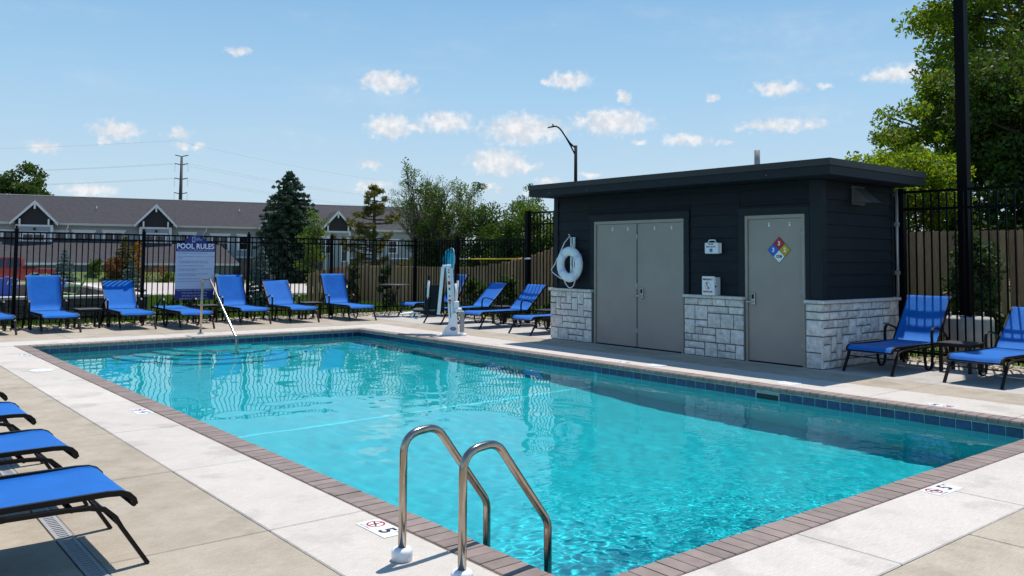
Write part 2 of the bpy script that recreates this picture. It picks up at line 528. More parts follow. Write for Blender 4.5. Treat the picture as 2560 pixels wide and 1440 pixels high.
WHITEF = pbr("white_foam", (.76, .79, .80), .55, .06, 6)
STRAP = pbr("white_strap", (.62, .62, .86), .6)
ROPE = pbr("white_rope", (.74, .74, .74), .8, .2, 60)
GREYP = pbr("grey_plastic", (.30, .30, .30), .5)
DARKP = pbr("dark_plastic", (.008, .010, .013), .5, spec=.2)
REDP = pbr("red_print", (.45, .012, .014), .5)
BLUEP = pbr("blue_print", (.01, .10, .42), .5)
YELP = pbr("yellow_print", (.55, .36, .008), .5)
BLKP = pbr("black_print", (.008, .008, .01), .5)
NAVY = pbr("navy_sign", (.010, .018, .17), .45)
SIGNG = pbr("sign_panel_grey", (.50, .56, .70), .5)
SIGNT = pbr("sign_small_print", (.10, .13, .22), .6)
WPRINT = pbr("white_print", (.82, .84, .88), .5)
PWOOD = pbr("cedar_plank", (.36, .20, .098), .8, .32, 5, .4, 30, rnd=.30, stretch=(14, 14, 1.2), detail=5)
GRASSM = pbr("lawn_soil", (.075, .115, .02), .95, .45, 1.6, .6, 30, detail=7)
ROADM = pbr("pale_road", (.50, .44, .39), .9, .08, .6)
GRAVELB = pbr("gravel_bed", (.33, .26, .18), .95, .35, 18, .8, 60)
GRAVEL = pbr("river_pebbles", (.50, .42, .32), .8, .2, 10, isl=.5, hue=.02)
BLOCKM = pbr("wall_block", (.115, .098, .09), .95, .25, 12, .6, 30, rnd=.12)
WCAPM = pbr("wall_cap_stone", (.62, .55, .50), .85, .08, 8)
SHINGLE = pbr("roof_shingle", (.040, .037, .043), .9, .3, 3.2, .5, 8, detail=8)
LAPG = pbr("grey_lap_siding", (.30, .325, .345), .7, .05, 1)
TRIMW = pbr("white_trim", (.74, .73, .72), .6)
SOFFIT = pbr("cream_soffit", (.60, .56, .47), .7)
WINGL = pbr("dark_window_glass", (.012, .016, .02), .08, spec=.6)
GABLED = pbr("gable_dark_board", (.018, .018, .02), .7)
BROWNST = pbr("brown_stone", (.19, .145, .125), .95, .5, 2.2, detail=6)
BARK = pbr("tree_bark", (.085, .066, .05), .95, .35, 12, .6, 25)
TWIG = pbr("grey_twig", (.10, .082, .066), .95, .2, 8)
REDCAR = pbr("red_car_paint", (.23, .006, .008), .35, coat=.4)
GLASSD = pbr("car_glass", (.02, .03, .035), .06, spec=.7)
TYRE = pbr("tyre_rubber", (.012, .012, .012), .8)
CHROME = pbr("chrome", (.7, .7, .7), .15, metal=1.)
GREENP = pbr("green_plastic", (.16, .36, .075), .5)
BLUEPL = pbr("blue_plastic", (.012, .075, .40), .5)
CONCF = pbr("footing_concrete", (.42, .40, .37), .9, .12, 6, .3, 40)
GALV = pbr("galvanised_pipe", (.42, .42, .42), .45, metal=.6)
CYAN = pbr("cyan_net", (.03, .42, .56), .7, .15, 20)
POLEY = pbr("yellow_pole", (.75, .50, .015), .45)

POOLW, POOLL = 6.067, 12.910
CW = .2055
# ------------------------------------------------------------------ ground
P0 = Vector((10.80, 91.89, 0)); BE = Vector((.96188, -.27346, 0)); BN = Vector((-.27346, -.96188, 0))
FH = Vector((math.sin(YAW), math.cos(YAW), 0))
def sstep(a, b, x):
    t = max(0, min(1, (x - a) / (b - a))); return t * t * (3 - 2 * t)
def ground_z(x, y):
    p = Vector((x, y, 0)); d = (p - Vector((CAM.x, CAM.y, 0))).dot(FH)
    z = float(np.interp(d, [-1e4, 24, 32, 42, 60, 72, 80, 95, 300, 4000], [-.03, -.04, -.22, -.47, -.70, -.84, -.89, -.97, -1.2, -4]))
    s_ = (p - P0).dot(BE); off = (p - P0).dot(BN)
    z += .86 * (1 - sstep(18, 23, s_)) * (1 - sstep(12.6, 17.0, off)) * sstep(-40, -5, off)
    z += .12 * sstep(10.9, 12.2, x) * (1 - sstep(14, 26, y))
    return z
def lines(a, b, fine_a, fine_b, step, grow=1.35):
    r = list(np.arange(fine_a, fine_b + 1e-6, step)); st = step
    while r[0] > a: st *= grow; r.insert(0, r[0] - st)
    st = step
    while r[-1] < b: st *= grow; r.append(r[-1] + st)
    return r
def sheet(xs, ys, fz, skip=None):
    mb = MB(); nx = len(xs)
    for y in ys:
        for x in xs:
            mb.v.append((x, y, fz(x, y)))
    for j in range(len(ys) - 1):
        for i in range(nx - 1):
            if skip and skip((xs[i] + xs[i + 1]) / 2, (ys[j] + ys[j + 1]) / 2):
                continue
            mb.f.append((j * nx + i, j * nx + i + 1, (j + 1) * nx + i + 1, (j + 1) * nx + i)); mb.sm.append(True)
    return mb
gx = sorted(set(lines(-3000, 3000, -16, 62, 1.0) + [-8.0, 10.0])); gy = sorted(set(lines(-1500, 4000, -14, 96, 1.0) + [-8.0, 16.1]))
def in_deck(x, y): return -8 < x < 10.0 and -8 < y < 16.1
obj("ground", sheet(gx, gy, lambda x, y: ground_z(x, y) if not (-8 <= x <= 10 and -8 <= y <= 16.1) else -.05, in_deck), GRASSM, kind='structure')
# road along the far building
def bpt(s_, off, dz=0):
    p = P0 + BE * s_ + BN * off
    return (p.x, p.y, ground_z(p.x, p.y) + dz)
mb = MB()
S_ = list(np.arange(-120, 121, 4)); O_ = list(np.arange(17.2, 52.3, 1.95))
for o_ in O_:
    for s_ in S_:
        x_, y_, z_ = bpt(s_, o_, .03); mb.v.append((x_, y_, z_))
for j in range(len(O_) - 1):
    for i in range(len(S_) - 1):
        k = len(S_)
        mb.f.append((j * k + i, (j + 1) * k + i, (j + 1) * k + i + 1, j * k + i + 1)); mb.sm.append(True)
obj("road", mb, ROADM, kind='structure')
# gravel beds against the fences
mb = MB()
mb.add([(-8, 16.1, -.03), (10.0, 16.1, -.03), (10.0, 17.5, -.035), (-8, 17.5, -.035)], [(0, 1, 2, 3)])
mb.add([(10.0, -8, -.03), (10.85, -8, -.035), (10.85, 17.5, -.035), (10.0, 17.5, -.03)], [(0, 1, 2, 3)])
bed = obj("gravel_strip", mb, GRAVELB, kind='structure')
rng = np.random.default_rng(3)
ico_v = None
def pebbles(n, pick, rmin, rmax):
    me0 = MB()
    t = (1 + 5 ** .5) / 2
    V = np.array([(-1, t, 0), (1, t, 0), (-1, -t, 0), (1, -t, 0), (0, -1, t), (0, 1, t), (0, -1, -t), (0, 1, -t), (t, 0, -1), (t, 0, 1), (-t, 0, -1), (-t, 0, 1)]) / 1.9
    F = [(0, 11, 5), (0, 5, 1), (0, 1, 7), (0, 7, 10), (0, 10, 11), (1, 5, 9), (5, 11, 4), (11, 10, 2), (10, 7, 6), (7, 1, 8), (3, 9, 4), (3, 4, 2), (3, 2, 6), (3, 6, 8), (3, 8, 9), (4, 9, 5), (2, 4, 11), (6, 2, 10), (8, 6, 7), (9, 8, 1)]
    for _ in range(n):
        x, y = pick(); r = rng.uniform(rmin, rmax); a = rng.uniform(0, 6.28)
        S = np.array([r, r * rng.uniform(.6, .95), r * rng.uniform(.4, .7)])
        v = V * S * rng.uniform(.88, 1.12, (12, 1)); c, s2 = math.cos(a), math.sin(a)
        v = np.stack([v[:, 0] * c - v[:, 1] * s2 + x, v[:, 0] * s2 + v[:, 1] * c + y, v[:, 2] - .028 + S[2] * .4], 1)
        me0.add(v.tolist(), F, True)
    return me0
obj("gravel", pebbles(3000, lambda: (rng.uniform(-4, 10.3), rng.uniform(16.12, 17.45)), .025, .06), GRAVEL, kind='stuff')
obj("gravel", pebbles(1500, lambda: (rng.uniform(10.02, 10.8), rng.uniform(-1, 4.2) if rng.random() < .6 else rng.uniform(9, 17)), .02, .05), GRAVEL, kind='stuff')
# grass blades beyond the fences
def blades(n, pick, h0, h1, wd=.012):
    p = np.array([pick() for _ in range(n)])
    z = np.array([ground_z(a, b) for a, b in p]) - .01
    an = rng.uniform(0, 6.28, n); h = rng.uniform(h0, h1, n); lean = rng.normal(0, .3, (n, 2)) * h[:, None]
    dx, dy = np.cos(an) * wd, np.sin(an) * wd
    v = np.empty((n, 3, 3))
    v[:, 0] = np.stack([p[:, 0] - dx, p[:, 1] - dy, z], 1); v[:, 1] = np.stack([p[:, 0] + dx, p[:, 1] + dy, z], 1)
    v[:, 2] = np.stack([p[:, 0] + lean[:, 0], p[:, 1] + lean[:, 1], z + h], 1)
    return v.reshape(-1, 3)
def raw_mesh(name, v, k, m):
    n = len(v) // k
    me = bpy.data.meshes.new(name)
    me.vertices.add(len(v)); me.vertices.foreach_set('co', np.ascontiguousarray(v, dtype=np.float32).ravel())
    me.loops.add(len(v)); me.loops.foreach_set('vertex_index', np.arange(len(v), dtype=np.int32))
    me.polygons.add(n); me.polygons.foreach_set('loop_start', np.arange(0, n * k, k, dtype=np.int32))
    me.update(calc_edges=True)
    me.materials.append(m)
    return me
GRASSL = leafmat("grass_blade", (.085, .15, .02), .5, .35, .03)
def lawn_pick():
    while True:
        y = 17.3 + 22 * rng.random() ** 1.7; x = rng.uniform(-4, 30)
        if -.35 * (y - 17) < x and x < 13.3 + max(0, y - 27) * 1.5 and not (x < 4.1 and 18.6 < y < 30): return (x, y)
link("grass", raw_mesh("grass", blades(60000, lawn_pick, .05, .16, .014), 3, GRASSL), kind='stuff')
link("grass", raw_mesh("grass", blades(14000, lambda: (rng.uniform(10.9, 13.4), rng.uniform(-2, 16)), .05, .2, .01), 3, GRASSL), kind='stuff')

# ------------------------------------------------------------------ pool deck in slabs
deck = thing("pool_deck", "", "")
for k_ in ('label', 'category'): del deck[k_]
deck['kind'] = 'structure'
GAP = .007
mb = MB()
for a, b in (((-8, -8), (-CW, 16.1)), ((POOLW + CW, -8), (10, 16.1)), ((-CW, -8), (POOLW + CW, -CW)), ((-CW, POOLL + CW), (POOLW + CW, 16.1))):
    mb.add([(a[0], a[1], -.014), (b[0], a[1], -.014), (b[0], b[1], -.014), (a[0], b[1], -.014)], [(0, 1, 2, 3)])
obj("joint_bed", mb, pbr("joint_sealant", (.13, .105, .08), .9, .4, 9), deck)
def slab(x0, x1, y0, y1, m):
    ge = GAP / 2
    mb = MB().cbox((x0 + ge, y0 + ge, -.09), (x1 - ge, y1 - ge, random.uniform(-.0012, .0012)), .006)
    obj("concrete_slab", mb, m, deck)
ycut = [-8, -4.8, -3.2, -1.6, 0.02, 1.62, 3.24, 4.84, 6.42, 8.02, 9.6, 11.2, POOLL + CW]
XB0, YB0, XB1, YB1 = -.80, -.80, 7.10, 13.83
for a, b in zip(ycut[3:], ycut[4:]):
    slab(XB0, -CW - .004, max(a, YB0), b, BAND)
for a, b in zip(ycut, ycut[1:]):
    slab(-1.656, XB0, a, b, TAN); slab(-5, -1.744, a, b, TAN); slab(-8, -5, a, b, TAN)
xc = [-CW, 1.45, 3.05, 4.65, POOLW + CW]
for a, b in zip(xc, xc[1:]):
    slab(a, b, YB0, -CW, BAND)
for a, b in zip([XB0, .6, 2.2, 3.8, 5.4, 7.1], [.6, 2.2, 3.8, 5.4, 7.1, 10.]):
    slab(a, b, -3.2, YB0, TAN); slab(a, b, -8, -3.2, TAN)
yr = [YB0, .42, 1.93, 3.5, 5.1, 6.7, 8.3, 9.9, 11.5, 13.12]
for a, b in zip(yr, yr[1:]):
    slab(POOLW + CW, XB1, a, b, BAND); slab(XB1, 7.9, a, b, TAN); slab(7.9, 10.0, a, b, GREYC)
slab(XB1, 7.9, 13.12, 16.1, TAN); slab(7.9, 10, 13.12, 14.6, GREYC); slab(7.9, 10, 14.6, 16.1, GREYC)
slab(POOLW + CW, XB1, 13.12, YB1, BAND)
xf_ = [XB0, .8, 2.4, 4.0, 5.6, POOLW + CW]
for a, b in zip(xf_, xf_[1:]):
    slab(a, b, POOLL + CW, YB1, BAND)
for a, b in zip([-8, -5, -1.74, -.8, .8, 2.4, 4.0, 5.6], [-5, -1.74, -.8, .8, 2.4, 4.0, 5.6, 7.1]):
    slab(a, b, YB1, 16.1, TAN)
    if b <= -.8: slab(a, b, POOLL + CW, YB1, TAN)

# trench drain under the near loungers
drain = thing("trench_drain", "grey slotted trench drain set flush in the tan deck beneath the row of near loungers", "drain", (-1.70, 4, 0))
DRM = pbr("drain_grate", (.34, .335, .33), .6, .08, 20)
obj("drain_channel", MB().box((-.043, -12, -.10), (.043, 9.1, -.03)), pbr("drain_dark", (.03, .03, .03), .9), drain)
for sx in (-.034, .034):
    obj("edge_rail", MB().box((sx - .009, -12, -.03), (sx + .009, 9.1, .0015)), DRM, drain)
bar = mesh_data("grate_bar", MB().box((-.0245, -.011, -.02), (.0245, .011, 0)), DRM)
for i in range(290):
    link("grate_bar", bar, drain, (0, -4.2 + i * .036, 0))
mb = MB()
for i in range(90):
    mb.box((-.0245, 6.25 + i * .036 - .011, -.02), (.0245, 6.25 + i * .036 + .011, 0))
obj("grate_bars", mb, DRM, drain, kind='stuff')

# ------------------------------------------------------------------ pool
pool = thing("swimming_pool", "", "")
for k_ in ('label', 'category'): del pool[k_]
pool['kind'] = 'structure'
WX0, WX1, WY0, WY1 = -.02, POOLW + .02, -.02, POOLL + .02
def floor_z(y):
    return float(np.interp(y, [0, 4.8, 6.4, 12.9], [-1.62, -1.58, -1.32, -1.12]))
mb = MB()
ys_ = list(np.linspace(WY0, WY1, 27))
for y in ys_:
    z = floor_z(y); mb.v += [(WX0, y, -.06), (WX0, y, z), (WX1, y, z), (WX1, y, -.06)]
for j in range(len(ys_) - 1):
    for k in range(3):
        mb.f.append((j * 4 + k, j * 4 + 4 + k, j * 4 + 5 + k, j * 4 + 1 + k)); mb.sm.append(False)
n_ = len(ys_) * 4
mb.f += [(0, 1, 2, 3), (n_ - 1, n_ - 2, n_ - 3, n_ - 4)]; mb.sm += [False, False]
shell = obj("pool_shell", mb, PLASTER, pool)
shell.cycles.is_caustics_receiver = True
# steps at the far end
for i, (z0, rx, ry) in enumerate(((-.42, .75, .85), (-.62, 1.05, 1.25), (-.82, 1.38, 1.65), (-.98, 1.72, 2.05))):
    m_ = 28
    poly = [(2.95 + rx * math.cos(PI + PI * k / m_), WY1 + ry * math.sin(PI + PI * k / m_)) for k in range(m_ + 1)]
    o = obj("pool_step", MB().prism(poly, -1.3, z0, 'xy'), PLASTER, pool)
    o.cycles.is_caustics_receiver = True
    for k in (6, 10, 14, 18, 22):
        a = PI + PI * k / m_
        c = Vector((2.95 + (rx - .03) * math.cos(a), WY1 + (ry - .03) * math.sin(a), z0 + .003))
        t_ = Vector((-rx * math.sin(a), ry * math.cos(a), 0)).normalized(); q_ = Vector((t_.y, -t_.x, 0))
        vs = [c + t_ * u * .075 + q_ * v * .025 for u, v in ((-1, -1), (1, -1), (1, 1), (-1, 1))]
        mbt = MB().add(vs + [v + Vector((0, 0, .004)) for v in vs], [(3, 2, 1, 0), (4, 5, 6, 7), (0, 1, 5, 4), (1, 2, 6, 5), (2, 3, 7, 6), (3, 0, 4, 7)])
        mbt.f = [f for f in mbt.f]
        obj("edge_tile", mbt, TILEM, pool).cycles.is_caustics_receiver = True
# white break line across floor and walls
YL = 5.95
ln = MB().box((WX0 + .003, YL - .03, floor_z(YL) - .01), (WX1 - .003, YL + .03, floor_z(YL) + .006))
ln.box((WX1 - .006, YL - .03, floor_z(YL)), (WX1 + .01, YL + .03, -.215)); ln.box((WX0 - .01, YL - .03, floor_z(YL)), (WX0 + .006, YL + .03, -.215))
obj("break_line", ln, WHITEL, pool).cycles.is_caustics_receiver = True
# waterline tiles
tile_x = mesh_data("waterline_tile", MB().cbox((-.004, -.073, -.075), (.004, .073, .075), .003), TILEM)
SKIM = (WY0 + 19 * (WY1 - WY0) / 84 + .004, WY0 + 21 * (WY1 - WY0) / 84 - .004)
obj("tile_backing", MB().box((WX1 + .0005, WY0, -.225), (WX1 + .03, WY1, -.06)).box((WX0 - .03, WY0, -.225), (WX0 - .0005, WY1, -.06)).box((WX0, WY1 + .0005, -.225), (WX1, WY1 + .03, -.06)).box((WX0, WY0 - .03, -.225), (WX1, WY0 - .0005, -.06)), GROUT, pool)
nT = int(round((WY1 - WY0) / .1535))
for i in range(nT):
    y = WY0 + (WY1 - WY0) / nT * (i + .5)
    if not (SKIM[0] < y < SKIM[1]):
        link("waterline_tile", tile_x, pool, (WX1 - .003, y, -.143))
    link("waterline_tile", tile_x, pool, (WX0 + .003, y, -.143))
nX = int(round((WX1 - WX0) / .1535))
for i in range(nX):
    x = WX0 + (WX1 - WX0) / nX * (i + .5)
    link("waterline_tile", tile_x, pool, (x, WY1 - .003, -.143), (0, 0, PI / 2))
    link("waterline_tile", tile_x, pool, (x, WY0 + .003, -.143), (0, 0, PI / 2))
sk = MB().box((WX1 - .012, SKIM[0], -.095), (WX1 + .002, SKIM[1], -.075)).box((WX1 - .012, SKIM[0], -.24), (WX1 + .002, SKIM[1], -.225)).box((WX1 - .012, SKIM[0] - .015, -.24), (WX1 + .002, SKIM[0], -.075)).box((WX1 - .012, SKIM[1], -.24), (WX1 + .002, SKIM[1] + .015, -.075))
obj("skimmer_frame", sk, GREYP, pool)
obj("skimmer_mouth", MB().box((WX1 - .002, SKIM[0], -.225), (WX1 + .0, SKIM[1], -.095)), BLKP, pool)  # flat black panel, the shade inside the opening put into its colour

# brick coping
coping = thing("pool_coping", "", "")
for k_ in ('label', 'category'): del coping[k_]
coping['kind'] = 'structure'
mb = MB()
mb.box((-CW, -CW, -.062), (-.012, POOLL + CW, -.007)); mb.box((POOLW + .012, -CW, -.062), (POOLW + CW, POOLL + CW, -.007))
mb.box((-.012, -CW, -.062), (POOLW + .012, -.012, -.007)); mb.box((-.012, POOLL + .012, -.062), (POOLW + .012, POOLL + CW, -.007))
obj("mortar_joint", mb, MORTAR, coping)
def brick_mb(wd):
    prof = [(-CW + .004, -.058), (-CW + .004, -.004), (-CW + .008, .001), (-.016, .001), (-.006, -.004), (0, -.016), (.001, -.03), (-.004, -.048), (-.012, -.058)]
    return MB().prism(prof, -wd / 2, wd / 2, 'xz')
PB = .1005
brick = [mesh_data("brick", brick_mb(PB - .0075 + d), BRICKM) for d in (0, .0012, -.0015)]
nb = int(round((POOLL + 2 * CW) / PB)); pb = (POOLL + 2 * CW) / nb
slots = []
for i in range(nb):
    y = -CW + pb * (i + .5)
    slots.append((0, y, 0)); slots.append((POOLW, y, PI))
nb2 = int(round(POOLW / PB)); pb2 = POOLW / nb2
for i in range(nb2):
    x = pb2 * (i + .5)
    slots.append((x, 0, PI / 2)); slots.append((x, POOLL, -PI / 2))
slots.sort(key=lambda q: (q[0] - CAM.x) ** 2 + (q[1] - CAM.y) ** 2)
for q in slots[:300]:
    link("brick", random.choice(brick), coping, (q[0], q[1], random.uniform(-.001, .0015)), (0, 0, q[2] + random.uniform(-.004, .004)))
mb = MB()
for q in slots[300:]:
    b = brick_mb(PB - .007).xf(Matrix.Translation((q[0], q[1], random.uniform(-.001, .001))) @ Matrix.Rotation(q[2], 4, 'Z'))
    mb.add(b.v, b.f)
obj("bricks", mb, BRICKM, coping, kind='stuff')

# water
def water():
    xs = np.linspace(WX0 - .004, WX1 + .004, 420)
    ys2 = np.concatenate([np.arange(WY0 - .004, 2.6, .0125), np.arange(2.6, WY1, .026), [WY1 + .004]])
    X, Y = np.meshgrid(xs, ys2)
    r0 = np.random.default_rng(5)
    Z = np.zeros_like(X)
    near = np.exp(-(((X - 2.3) / 2.0) ** 2 + ((Y - .9) / 1.35) ** 2))
    midn = np.exp(-(((X - 3.0) / 3.0) ** 2 + ((Y - 1.5) / 3.0) ** 2))
    def waves(n, l0, l1, amp, spread=PI, mean=0.):
        z = np.zeros_like(X)
        for _ in range(n):
            lam = r0.uniform(l0, l1); k = 2 * PI / lam; a = mean + r0.uniform(-spread, spread)
            z += amp * (lam / l1) * np.sin(k * (X * math.cos(a) + Y * math.sin(a)) + r0.uniform(0, 6.28))
        return z
    Z += waves(10, .9, 2.2, .0009)
    Z += waves(16, .30, .75, .00034)
    Z += waves(18, .14, .3, .00011) * (.6 + .5 * np.sin(X * 1.3 + 1) * np.sin(Y * .8))
    Z += (waves(30, .055, .14, .00026) + waves(14, .12, .26, .00026)) * near + waves(10, .10, .3, .00022) * midn
    for cx, cy, am in ((1.63, 1.10, .0011), (2.45, .55, .0008), (1.45, .42, .0008)):
        rr = np.hypot(X - cx, Y - cy)
        Z += am * np.sin(rr * 2 * PI / .085) * np.exp(-rr / .5)
    Z -= .142
    ny, nx = X.shape
    co = np.stack([X, Y, Z], -1).reshape(-1, 3)
    i = np.arange(ny * nx).reshape(ny, nx)
    q = np.stack([i[:-1, :-1], i[:-1, 1:], i[1:, 1:], i[1:, :-1]], -1).reshape(-1, 4)
    me = bpy.data.meshes.new("pool_water")
    me.vertices.add(len(co)); me.vertices.foreach_set('co', co.astype(np.float32).ravel())
    me.loops.add(q.size); me.loops.foreach_set('vertex_index', q.astype(np.int32).ravel())
    me.polygons.add(len(q)); me.polygons.foreach_set('loop_start', np.arange(0, q.size, 4, dtype=np.int32))
    me.update(calc_edges=True)
    me.polygons.foreach_set('use_smooth', np.ones(len(q), dtype=bool))
    m = bpy.data.materials.new("pool_water"); m.use_nodes = True
    t = m.node_tree; L = t.links.new
    t.nodes.remove(t.nodes['Principled BSDF'])
    rf = N(t, 'ShaderNodeBsdfRefraction'); rf.inputs['IOR'].default_value = 1.33; rf.inputs['Roughness'].default_value = 0
    rf.inputs['Color'].default_value = (.255, .905, .945, 1)
    gl = N(t, 'ShaderNodeBsdfGlossy'); gl.inputs['Roughness'].default_value = 0; gl.inputs['Color'].default_value = (.95, .95, .95, 1)
    fr = N(t, 'ShaderNodeFresnel'); fr.inputs['IOR'].default_value = 1.33
    mx = N(t, 'ShaderNodeMixShader')
    L(fr.outputs[0], mx.inputs[0]); L(rf.outputs[0], mx.inputs[1]); L(gl.outputs[0], mx.inputs[2]); L(mx.outputs[0], t.nodes['Material Output'].inputs['Surface'])
    me.materials.append(m)
    o = link("pool_water", me, kind='structure')
    o.cycles.is_caustics_caster = True
water()

# ------------------------------------------------------------------ pool house
house = thing("pool_house", "charcoal pool equipment house with flat roof, pale stone base and three taupe doors", "building", (8.0, 6.2, 0))
HB = Matrix.Translation((-8.0, -6.2, 0))
def hobj(name, mb, m, parent=house, **k):
    return obj(name, mb.xf(HB), m, parent, **k)
HY0, HY1, HX1 = 3.44, 9.05, 10.18
ST0, ZC = 8.0, .905
mb = MB()
mb.box((ST0, HY0 + .03, 0), (ST0 + .06, 3.715, ZC)).box((ST0, 4.735, 0), (ST0 + .06, 5.865, ZC)).box((ST0, 7.955, 0), (ST0 + .06, HY1 - .03, ZC))
mb.box((ST0 + .06, HY0 + .03, 0), (HX1, HY0 + .09, ZC)).box((ST0 + .06, HY1 - .09, 0), (HX1, HY1 - .03, ZC)).box((HX1 - .06, HY0 + .09, 0), (HX1, HY1 - .09, ZC))
base = hobj("stone_base", mb, SMORTAR)
mb = MB()
mb.box((8.062, HY0 + .07, ZC + .002), (8.09, 3.72, 2.66)).box((8.062, 4.76, ZC + .002), (8.09, 5.885, 2.66)).box((8.062, 7.955, ZC + .002), (8.09, HY1 - .07, 2.66))
mb.box((8.062, 3.72, 2.19), (8.09, 4.76, 2.66)).box((8.062, 5.885, 2.19), (8.09, 7.955, 2.66))
mb.box((8.09, HY0 + .07, ZC + .002), (HX1 - .05, HY0 + .1, 2.66)).box((8.09, HY1 - .1, ZC + .002), (HX1 - .05, HY1 - .07, 2.66)).box((HX1 - .05, HY0 + .07, ZC + .002), (HX1 - .02, HY1 - .07, 2.66))
wall = hobj("upper_wall", mb, SIDING)
def stones(u0, u1, place, z1=ZC, left_quoin=False):
    rows = 8; uh = z1 / rows; cell = .03
    nu = int(round((u1 - u0) / cell)); cell = (u1 - u0) / nu
    occ = [[False] * nu for _ in range(rows)]
    for r in range(rows):
        i = 0
        while i < nu:
            if occ[r][i]: i += 1; continue
            free = 0
            while i + free < nu and not occ[r][i + free]: free += 1
            h = random.choices((1, 2), (.6, .4))[0]
            h = min(h, rows - r)
            wd = random.randint(4, 12) if h == 1 else random.randint(5, 11)
            if free - wd < 4: wd = free if free <= 13 else free // 2
            wd = min(wd, free)
            if h == 2 and any(occ[r + 1][i + k] for k in range(wd)): h = 1
            if h == 3 and wd > 8: h = 2
            for a in range(h):
                for k in range(wd): occ[r + a][i + k] = True
            g = .0095
            stone(u0 + i * cell + g, u0 + (i + wd) * cell - g, r * uh + g + (.004 if r == 0 else 0), (r + h) * uh - g, place)
            i += wd
def stone(ua, ub, za, zb, place):
    n = 4
    vs = []; fs = []
    for j in range(n):
        for i in range(n):
            fu, fz = i / (n - 1), j / (n - 1)
            edge = i in (0, n - 1) or j in (0, n - 1)
            d = random.uniform(.010, .020) if edge else random.uniform(.022, .042)
            ju = random.uniform(-.006, .006) if not edge else random.uniform(-.003, .003)
            vs.append(place(ua + (ub - ua) * fu + ju, d, za + (zb - za) * fz + random.uniform(-.003, .003)))
    for i, j in ((0, 0), (1, 0), (1, 1), (0, 1)):
        vs.append(place(ua if i == 0 else ub, -.004, za if j == 0 else zb))
    for j in range(n - 1):
        for i in range(n - 1):
            fs.append((j * n + i, j * n + i + 1, (j + 1) * n + i + 1, (j + 1) * n + i))
    b = n * n
    fs.append((b, b + 1, *range(n - 1, -1, -1))); fs.append((b + 1, b + 2, *[n - 1 + n * k for k in range(n - 1, -1, -1)]))
    fs.append((b + 2, b + 3, *[n * (n - 1) + k for k in range(0, n)])); fs.append((b + 3, b, *[n * k for k in range(0, n)]))
    hobj("stone", MB().add(vs, fs), STONEM, base)
front = lambda u, d, z: (ST0 - d, u, z)
side = lambda u, d, z: (u, HY0 + .03 - d, z)
fside = lambda u, d, z: (u, HY1 - .03 + d, z)
stones(HY0 + .0, 3.712, front)
stones(4.738, 5.862, front)
stones(7.958, HY1, front)
stones(ST0 - .03, HX1, side)
stones(ST0 - .03, HX1, fside)
def caps(cuts, axis):
    for a, b in zip(cuts, cuts[1:]):
        if axis == 'f': hobj("cap_stone", MB().cbox((ST0 - .055, a + .002, ZC + .001), (ST0 + .065, b - .002, ZC + .048), .006), CAPM, base)
        elif axis == 's': hobj("cap_stone", MB().cbox((a + .002, HY0 - .03, ZC + .001), (b - .002, HY0 + .085, ZC + .048), .006), CAPM, base)
        else: hobj("cap_stone", MB().cbox((a + .002, HY1 - .085, ZC + .001), (b - .002, HY1 + .03, ZC + .048), .006), CAPM, base)
caps([HY0 + .087, 3.72], 'f'); caps([4.725, 5.30, 5.87], 'f'); caps([7.95, 8.45, HY1 - .087], 'f')
caps([ST0 - .055, 8.35, 8.78, 9.2, 9.62, 9.9, HX1], 's'); caps([ST0 - .055, 8.6, 9.2, 9.8, HX1], 'b')
# lap siding: every board a part of the upper wall
EXPO = .178
Z0 = ZC + .05
def boards_front(y0, y1, z0, z1):
    z = Z0
    while z < z1 - .01:
        a, b = max(z, z0), min(z + EXPO, z1)
        if b - a > .02:
            f = lambda q: (q - z) / EXPO
            xa = 8.034 + .018 * f(a); xb = 8.034 + .018 * f(b)
            vs = [(xa, y0, a + .001), (xa, y1, a + .001), (xb, y1, b), (xb, y0, b), (8.0605, y0, a + .001), (8.0605, y1, a + .001), (8.0605, y1, b), (8.0605, y0, b)]
            hobj("siding_board", MB().add(vs, [(3, 2, 1, 0), (4, 5, 6, 7), (0, 1, 5, 4), (1, 2, 6, 5), (2, 3, 7, 6), (3, 0, 4, 7)]), SIDING, wall)
        z += EXPO
ZT = 2.648
boards_front(3.685, 3.70 - .0, Z0, ZT) if False else None
boards_front(3.665, 4.72 + .115, 2.315, ZT)
boards_front(4.84, 5.78, Z0, ZT)
boards_front(5.785, 8.06, 2.315, ZT)
boards_front(8.065, 8.895, Z0, ZT)
z = Z0
while z < ZT - .01:
    b = min(z + EXPO, ZT)
    ya = HY0 + .044; yb = HY0 + .044 + .018 * (b - z) / EXPO
    for x0, x1 in ((8.165, 10.06),):
        vs = [(x0, ya, z + .001), (x1, ya, z + .001), (x1, yb, b), (x0, yb, b), (x0, HY0 + .0695, z + .001), (x1, HY0 + .0695, z + .001), (x1, HY0 + .0695, b), (x0, HY0 + .0695, b)]
        hobj("siding_board", MB().add(vs, [(0, 1, 2, 3), (7, 6, 5, 4), (4, 5, 1, 0), (5, 6, 2, 1), (6, 7, 3, 2), (7, 4, 0, 3)]), SIDING, wall)
        yo = 2 * 6.245
        vs2 = [(p[0], HY1 - (p[1] - HY0), p[2]) for p in vs]
        hobj("siding_board", MB().add(vs2, [(3, 2, 1, 0), (4, 5, 6, 7), (0, 1, 5, 4), (1, 2, 6, 5), (2, 3, 7, 6), (3, 0, 4, 7)]), SIDING, wall)
    z += EXPO
